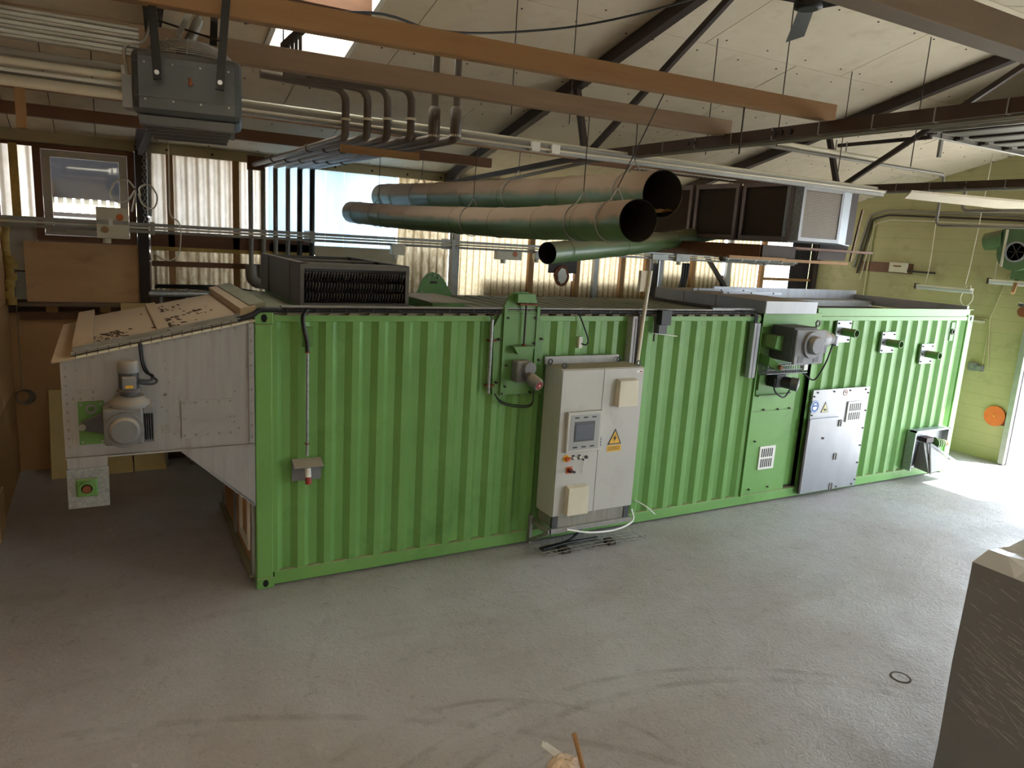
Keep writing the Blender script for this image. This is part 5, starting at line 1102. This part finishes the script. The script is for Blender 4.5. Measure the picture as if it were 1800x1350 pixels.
a = at(1272, 452, 'Y', 4.25); b = at(1400, 463, 'Y', 4.25); T('tube', GALV, lamp, [(a[0], 4.25, (a[2]+b[2])/2), (b[0], 4.25, (a[2]+b[2])/2)], .05, 14); B('bracket', ZINC, lamp, a[0]+.2, a[0]+.25, 4.25, 4.37, (a[2]+b[2])/2, (a[2]+b[2])/2+.05); MB().disc((a[0]-.03, 4.25, (a[2]+b[2])/2), .06, 'X', .08, 14).build('end_cap', DKSTEEL, lamp)
for k in range(6): MB().ring((a[0]+.1+k*(b[0]-a[0]-.2)/5, 4.25, (a[2]+b[2])/2), .056, .048, 'X', .03, 14).build('clip', WHITE, lamp)
# rusty plate on the back wall
pz = thing('rusty_disc', 'rust-rimmed white enamel plate fixed on the back wall sheets', 'plate', (6.6, 4.8, 3.0))
x, z = fz(988, 485, 4.8); MB().prism([(x+.17*math.cos(k*math.pi/9)*(1+.1*math.sin(5*k)), z+.22*math.sin(k*math.pi/9)*(1+.08*math.cos(7*k))) for k in range(18)], 'Y', 4.80, 4.83).build('rim', RUST, pz); MB().prism([(x+.10*math.cos(k*math.pi/9)*(1+.12*math.cos(4*k)), z+.15*math.sin(k*math.pi/9)*(1+.1*math.sin(3*k))) for k in range(18)], 'Y', 4.79, 4.80).build('face', WHITE, pz); B('backing_board', DKSTEEL, pz, x-.3, x+.35, 4.83, 4.85, z+.05, z+.32)
# black cable bundle
for i, dx in enumerate((0, .06, .12)):
    T('cable_bundle', BLACK, None, curve([(9.25+dx*1.2, 4.35, 3.45), (9.2+dx, 4.3, 3.1), (9.0+dx, 4.2, 2.8)]), .03, label=('left', 'middle', 'right')[i]+' one of the black cables dropping from the grey switch boxes', cat='cable')
# hanging cable loops near the window
for i, (pts, lab) in enumerate((([(237, 330), (222, 315), (203, 320), (194, 340), (205, 355), (225, 352), (238, 335), (232, 372)], 'pale cable coil hanging in front of the window'), ([(247, 345), (246, 330), (262, 325), (276, 345), (270, 366), (252, 360), (243, 340)], 'pale cable coil hanging right of the steel column'))):
    T('cable_coil', CREAM, None, curve([at(x, y, 'Y', 4.55-.01*k) for k, (x, y) in enumerate(pts)]), .012, 6, label=lab, cat='cable')
T('drop_cord', CREAM, None, curve([(at(297, 285, 'Y', 4.3)[0], 4.3, zc(4.3)), at(297, 285, 'Y', 4.3), at(298, 340, 'Y', 4.3), at(300, 378, 'Y', 4.25), at(316, 395, 'Y', 4.2), at(316, 440, 'Y', 4.2), at(303, 457, 'Y', 4.2), at(285, 455, 'Y', 4.2), at(265, 440, 'Y', 4.25)]), .010, 6, label='thin pale cord looping down in front of the corrugated sheets', cat='cord')
chn = thing('chain', 'hanging metal chain beside the steel column', 'chain', tuple(at(254, 390, 'Y', 4.6)))
for k in range(26):
    x, z = fz(252+k*.15, 240+k*6, 4.6); MB().ring((x, 4.6, z), .03, .02, 'Y' if k % 2 else 'X', .012, 10).build('link', ZINC, chn)
T('wall_pipe', PVC, None, [at(261, 225, 'Y', 4.65), at(263, 380, 'Y', 4.65)], .03, 10, label='grey vertical pipe beside the hanging chain', cat='pipe')
# left corner bits: coiled cable, yellow boards, pieces
cw = thing('coiled_cable', 'coil of grey cable hanging on the brown back wall at left', 'cable', tuple(at(40, 720, 'Y', 4.85)))
x, z = fz(40, 697, 4.86)
for k in range(5):
    T('loop', PVC, cw, [(x+(.085+.008*k)*math.cos(a)+.01*k, 4.88-.012*k, z+(.085+.006*k)*math.sin(a)) for a in [j*2*math.pi/20 for j in range(21)]], .007, 6)
T('lead', PVC, cw, curve([(x, 4.86, z+.09), at(33, 600, 'Y', 4.86), at(28, 520, 'Y', 4.86), at(25, 460, 'Y', 4.86)]), .006, 6)
def leaned(label, pa, pb, Y=4.6, mat=CARD):
    x0, _ = fz(*pa, Y); x1, _ = fz(*pb, Y); z1 = fz(*pa, Y)[1]; MB().hexa([(x0, Y-.2, 0), (x1, Y-.2, 0), (x1, Y-.17, 0), (x0, Y-.17, 0)], [(x0, 4.87, z1), (x1, 4.87, z1), (x1, 4.9, z1), (x0, 4.9, z1)]).build('board', mat, None, label=label, cat='board', group='yellow boards leaning on the back wall')
leaned('tall yellowish board leaning on the wall left behind the hopper', (83, 693), (118, 693)); leaned('low yellowish board behind the auger box', (122, 782), (232, 782)); leaned('yellowish board with broken edge right behind the hopper', (234, 778), (290, 778), 4.62)
B('board', CARD, None, *sorted((at(212, 535, 'Y', 4.7)[0], at(278, 535, 'Y', 4.7)[0])), 4.7, 4.74, 2.0, at(212, 533, 'Y', 4.7)[2], label='yellowish board edge showing above the hopper lid', cat='board', group='yellow boards leaning on the back wall')
lp = thing('plank_scrap', 'raw plywood scrap leaning at the left wall edge', 'board', (-2.4, 2.6, 0)); B('sheet', PLY, lp, XL+.005, XL+.03, 2.2, 2.72, 0, .5)
# shiny bar and cables behind the hopper
T('steel_tube', GALV, None, [at(262, 517, 'Y', 3.2), at(388, 518, 'Y', 3.2)], .035, 10, label='shiny horizontal steel tube behind the hopper lid', cat='tube')
for i in range(4):
    T('loose_cable', BLACK, None, curve([(-.6, 4.7-.1*i, 2.72+.02*i), (.1, 4.6-.1*i, 2.70+.03*i), (.5, 4.4, 2.66+.03*i), (1.0, 4.3-.05*i, 2.6+.03*i)]), .012, 6, label=('topmost', 'second', 'third', 'lowest')[3-i]+' black cable lying along the sill behind the hopper', cat='cable')
rk = thing('rack', 'dark steel shelf rack behind the hopper', 'rack', (0, 4.5, 0))
for x in (-.55, -.2, .5, 1.0): B('upright', ZINC, rk, x, x+.04, 4.5, 4.54, 0, 2.72)
for z in (2.15, 2.3, 2.45, 2.6): B('rail', DKSTEEL, rk, -.6, 1.1, 4.5, 4.53, z, z+.03)
B('back_sheet', DGREY, rk, -.6, 1.2, 4.6, 4.62, .3, 2.5)
# ------------------------------------------------------------------ right wall equipment
def RWp(x, y, X=XR): p = at(x, y, 'X', X); return p[1], p[2]
y, z = RWp(1750, 731); od_ = thing('orange_disc', 'round orange lid hung on the green wall near the door jamb', 'lid', (XR-.02, y, z-.17)); B('backing', RUST, od_, XR-.012, XR-.002, y-.23, y+.03, z-.16, z+.1)
MB().disc((XR-.03, y, z), .2, 'X', .03, 30).build('disc', ORANGE, od_, .006); MB().disc((XR-.05, y, z), .016, 'X', .02, 10).build('centre_pin', YEL, od_)
def lampfix(label, pa, pb, X, strings):
    ya, za = RWp(*pa, X); yb, zb = RWp(*pb, X); t = thing('tube_lamp', label, 'lamp', (X, (ya+yb)/2, min(za, zb)), 'fluorescent lamps at the green wall')
    zm = (za+zb)/2; B('housing', CREAM, t, X-.06, X+.06, min(ya, yb), max(ya, yb), zm-.01, zm+.03, .01); T('tube', FILMW, t, [(X, ya, zm-.03), (X, yb, zm-.03)], .045, 14); B('end_cap', DKSTEEL, t, X-.05, X+.05, max(ya, yb)-.0, max(ya, yb)+.04, zm-.07, zm+.04)
    return t, zm
l1, zm = lampfix('white fluorescent lamp hanging on cords left of the green blower', (1612, 506), (1710, 505), 13.3, 1)
for q, r_ in (((1626, 500), (1650, 360)), ((1697, 500), (1722, 390))):
    ya, za = RWp(*q, 13.3); yb, zb = RWp(*r_, 13.3); T('cord', CREAM, l1, curve([(13.3, ya, za), (13.3, ya-.03, za+.4), (13.3, yb, zb), (13.3, yb-.02, zc(yb))]), .008, 6)
T('cord_loop', CREAM, l1, curve([(13.28, *RWp(1700, 502, 13.28)), (13.28, *RWp(1688, 525, 13.28)), (13.28, *RWp(1697, 538, 13.28)), (13.28, *RWp(1710, 525, 13.28)), (13.28, *RWp(1706, 502, 13.28))]), .008, 6)
l2, _ = lampfix('white fluorescent lamp below the green blower at the frame edge', (1740, 495), (1812, 495), 13.7, 0); T('hanger', CREAM, l2, [(13.7, *RWp(1748, 492, 13.7)), (13.7, *RWp(1753, 460, 13.7))], .012, 6)
# blower
bw = thing('blower', 'green radial blower with round dark inlet on the end wall', 'blower', (13.6, .4, 3.6))
cy_, cz_ = RWp(1786, 443, 13.45); MB().disc((13.58, cy_, cz_), .34, 'X', .26, 36).build('housing', DUCTG, bw); MB().box(13.47, 13.7, cy_-.35, cy_+.30, cz_+.02, cz_+.42).build('outlet', DUCTG, bw, .01)
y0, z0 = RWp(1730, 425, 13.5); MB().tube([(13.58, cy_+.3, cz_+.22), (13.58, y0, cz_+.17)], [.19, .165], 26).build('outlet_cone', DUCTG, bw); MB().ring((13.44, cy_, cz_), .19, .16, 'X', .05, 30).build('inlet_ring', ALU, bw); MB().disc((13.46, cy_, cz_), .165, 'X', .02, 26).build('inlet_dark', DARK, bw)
for k in range(3): MB().beam((13.44, cy_+.16*math.cos(k*math.pi/3), cz_+.16*math.sin(k*math.pi/3)), (13.44, cy_-.16*math.cos(k*math.pi/3), cz_-.16*math.sin(k*math.pi/3)), .012, .012).build('guard_bar', DKSTEEL, bw)
B('mount_bracket', DUCTG, bw, 13.6, 13.93, cy_-.3, cy_+.1, cz_-.5, cz_-.3); MB().beam((13.5, cy_-.05, cz_-.75), (13.9, cy_+.1, cz_-.35), .06, .06).build('strut', WOODV, bw)
B('belt_strap', CREAM, bw, 13.43, 13.45, cy_+.19, cy_+.23, cz_-.28, cz_+.4)
wr2 = thing('wreath', 'dark dried wreath hanging at the right frame edge below the blower', 'wreath', (13.6, .2, 2.7)); y, z = RWp(1800, 548, 13.6); MB().disc((13.6, y, z), .1, 'X', .08, 12).build('body', RUST, wr2); MB().ring((13.62, y, z+.12), .12, .08, 'Z', .06, 16).build('dish', GREYD, wr2)
# sockets, conduits
for (pa, pb, lab) in (((1706, 636), (1718, 652), 'larger grey socket box low on the green wall'), ((1719, 641), (1729, 653), 'smaller grey socket box next to the larger one')):
    ya, za = RWp(*pa); yb, zb = RWp(*pb); s = thing('socket_box', lab, 'socket', (XR-.04, (ya+yb)/2, zb), 'socket boxes on the green wall'); B('body', GREYP, s, XR-.08, XR, yb, ya, zb, za, .006); MB().disc((XR-.085, (ya+yb)/2, (za+zb)/2), .045, 'X', .014, 14).build('cap', ZINC, s)
def conduit(label, pts, r=.014, mat=None, X=XR-.03):
    T('conduit', mat or BLOCK, None, bend([(X, *RWp(x, y, X)) for x, y in pts], .08), r, 8, label=label, cat='conduit', group='conduits on the green wall')
conduit('slanting pale conduit running down the green wall beside the sockets', [(1775, 480), (1740, 560), (1736, 648)]); conduit('thin conduit dropping to the socket boxes', [(1700, 560), (1741, 561), (1727, 640)], .01); conduit('pale conduit rising left on the green wall to the pipe bend', [(1538, 390), (1525, 470), (1513, 540)], .02); conduit('upper pipe of the bundle along the green wall top', [(1500, 470), (1530, 378), (1560, 370), (1800, 380)], .022, PVC); conduit('lower pipe of the bundle along the green wall top', [(1506, 480), (1534, 385), (1562, 378), (1800, 388)], .02, DKSTEEL); conduit('bottom thin conduit of the bundle along the green wall', [(1512, 490), (1538, 394), (1565, 386), (1800, 396)], .012, CREAM)
ya, za = RWp(1570, 461); yb, zb = RWp(1596, 480); fb_ = thing('fuse_box', 'small cream fuse box on a brown board high on the green wall', 'fuse box', (XR-.05, (ya+yb)/2, zb)); B('board', OSB, fb_, XR-.02, XR, yb-.1, ya+.75, zb-.02, zb+.2); B('box', CREAM, fb_, XR-.12, XR-.02, yb, ya, zb, za, .006); B('stain', RUST, fb_, XR-.122, XR-.12, yb+.1, ya-.1, za-.09, za-.06); B('tube_end', DKSTEEL, fb_, XR-.08, XR-.03, yb-.62, yb-.02, zb+.02, zb+.06)
B('cable_clip_board', CREAM, None, XR-.06, XR-.01, RWp(1700, 562)[0]-.35, RWp(1700, 562)[0]+.2, RWp(1700, 562)[1]-.03, RWp(1700, 562)[1]+.02, label='pale lamp batten on the green wall beside the container corner', cat='batten')
# white canopy panels at the top right
cs_ = [at(x, y, 'Z', 4.70) for x, y in ((1802, 372), (1590, 349), (1602, 338), (1802, 356))]
MB().hexa(cs_, [(x, y, z+.03) for x, y, z in cs_]).build('ceiling_strip', CEIL, None, label='pale board strip hanging level below the ceiling near the end wall', cat='board')
# ------------------------------------------------------------------ wrapped pallet, foreground bits
wp = thing('wrapped_pallet', 'tall pallet load wrapped in scratched grey stretch film', 'pallet load', (4.1, -5.6, 0))
px0, py0, pz1 = 3.5, -5.0, 1.93
mb = MB(); n = 10; rr = random.Random(5)
ring = [(px0, py0), (px0+1.15, py0), (px0+1.15, py0-1.25), (px0, py0-1.25)]; cs = [(px0+.57, py0-.6)]
vs = []; P = []
for k in range(4):
    a, b = ring[k], ring[(k+1)%4]
    for j in range(n): P.append((a[0]+(b[0]-a[0])*j/n, a[1]+(b[1]-a[1])*j/n))
lv_ = [(0.14, 0), (.6, .004), (1.2, -.004), (1.75, 0), (1.9, .0), (1.97, .05), (2.0, .16)]
for z, ins in lv_:
    for (x, y) in P:
        cx, cy = px0+.575, py0-.625; f = 1-ins/.62; vs.append((cx+(x-cx)*f+rr.uniform(-.003, .003), cy+(y-cy)*f+rr.uniform(-.003, .003), z+(rr.uniform(-.03, .035) if z > 1.92 else 0)))
m_ = len(P); fs = [(i*m_+j, i*m_+(j+1)%m_, (i+1)*m_+(j+1)%m_, (i+1)*m_+j) for i in range(len(lv_)-1) for j in range(m_)]
split = 4
body = MB(); body.add(vs[:m_*(split+1)], [f for f in fs if max(f) < m_*(split+1)]); body.build('film_sides', FILM, wp)
top = MB(); off = m_*split; top.add(vs[off:], [tuple(i-off for i in f) for f in fs if min(f) >= off]+[tuple(range((len(lv_)-1-split)*m_, (len(lv_)-split)*m_))]); top.build('film_top', FILMW, wp)
for k in range(3): B('pallet_block', WOODV, wp, px0+.05+k*.45, px0+.19+k*.45, py0-1.2, py0-.05, 0, .12)
mb = MB()
for k in range(420):
    y = py0-rr.uniform(.02, 1.2); z = rr.uniform(.9, 1.85); l = rr.uniform(.02, .11); mb.beam((px0-.0045, y, z), (px0-.0045, y-l, z-l*rr.uniform(.1, .5)), .001, .001)
for k in range(7):
    y = py0-rr.uniform(.1, .7); z = rr.uniform(1.0, 1.7); mb.beam((px0-.005, y, z), (px0-.005, y-.3, z-.26), .001, .001)
mb.build('film_creases', CREASE, wp, kind='stuff')
fc_ = at(1583, 1191, 'Z', 0.); cp = thing('floor_cap', 'small oval floor cap set in the concrete near the wrapped pallet', 'floor cap', (fc_[0], fc_[1], 0))
MB().ring((fc_[0], fc_[1], .003), .09, .075, 'Z', .006, 24).build('rim', DKSTEEL, cp); MB().disc((fc_[0], fc_[1], .002), .075, 'Z', .004, 22).build('plate', CONC, cp)
# film-wrapped bundle and stick at the bottom edge
fg = Vector(at(965, 1345, 'Z', .75)); bn = thing('wrapped_bundle', 'film-wrapped bundle with crumpled brown paper at the bottom edge', 'bundle', (fg.x, fg.y, 0))
q = at(900, 1350, 'Z', .75)
B('crate', GREYP, bn, fg.x-.55, fg.x+.0, fg.y-.75, fg.y-.12, 0, .70, .02); MB().hexa([(fg.x-.56, fg.y-.76, .70), (fg.x+.04, fg.y-.76, .70), (fg.x+.04, fg.y-.1, .70), (fg.x-.56, fg.y-.1, .70)], [(fg.x-.5, fg.y-.7, .72), (fg.x, fg.y-.72, .74), (fg.x, fg.y-.08, .76), (fg.x-.52, fg.y-.14, .70)]).build('film', FILM, bn, .01)
def lump(c, r, sz, seed, nm, mat, par):
    g = random.Random(seed); vs = []; fs = []; nu, nv = 12, 8
    for i in range(nv+1):
        for j in range(nu):
            a = 2*math.pi*j/nu; t = math.pi*i/nv; k = 1+g.uniform(-.16, .16); vs.append((c[0]+r*sz[0]*k*math.sin(t)*math.cos(a), c[1]+r*sz[1]*k*math.sin(t)*math.sin(a), c[2]+r*sz[2]*k*math.cos(t)))
    fs = [(i*nu+j, i*nu+(j+1)%nu, (i+1)*nu+(j+1)%nu, (i+1)*nu+j) for i in range(nv) for j in range(nu)]
    return MB().add(vs, fs).build(nm, mat, par)
pc = at(992, 1345, 'Z', .78); lump((pc[0], pc[1], .74), .12, (1, .8, .7), 4, 'crumpled_paper', PAPER, bn)
tc = Vector(at(952, 1312, 'Z', .86)); te = Vector(at(975, 1330, 'Z', .80)); MB().add([tc, tc+V(.04, .01, .01), te+V(.05, 0, .01), te, tc+V(.015, .02, .02), te+V(.03, .03, .02)], [(0, 1, 2, 3), (0, 4, 5, 3), (4, 1, 2, 5)]).build('film_tail', FILMW, bn)
st0 = Vector(at(1009, 1288, 'Z', .95)); st1 = Vector(at(1025, 1352, 'Z', .8)); dd_ = (st1-st0).normalized(); T('broom_stick', WOODO, None, [tuple(st0), tuple(st1), tuple(st1+dd_*(st1.z/-dd_.z-.01) if dd_.z < -.1 else st1)], .014, 10, label='brown wooden stick leaning beside the wrapped bundle', cat='stick')
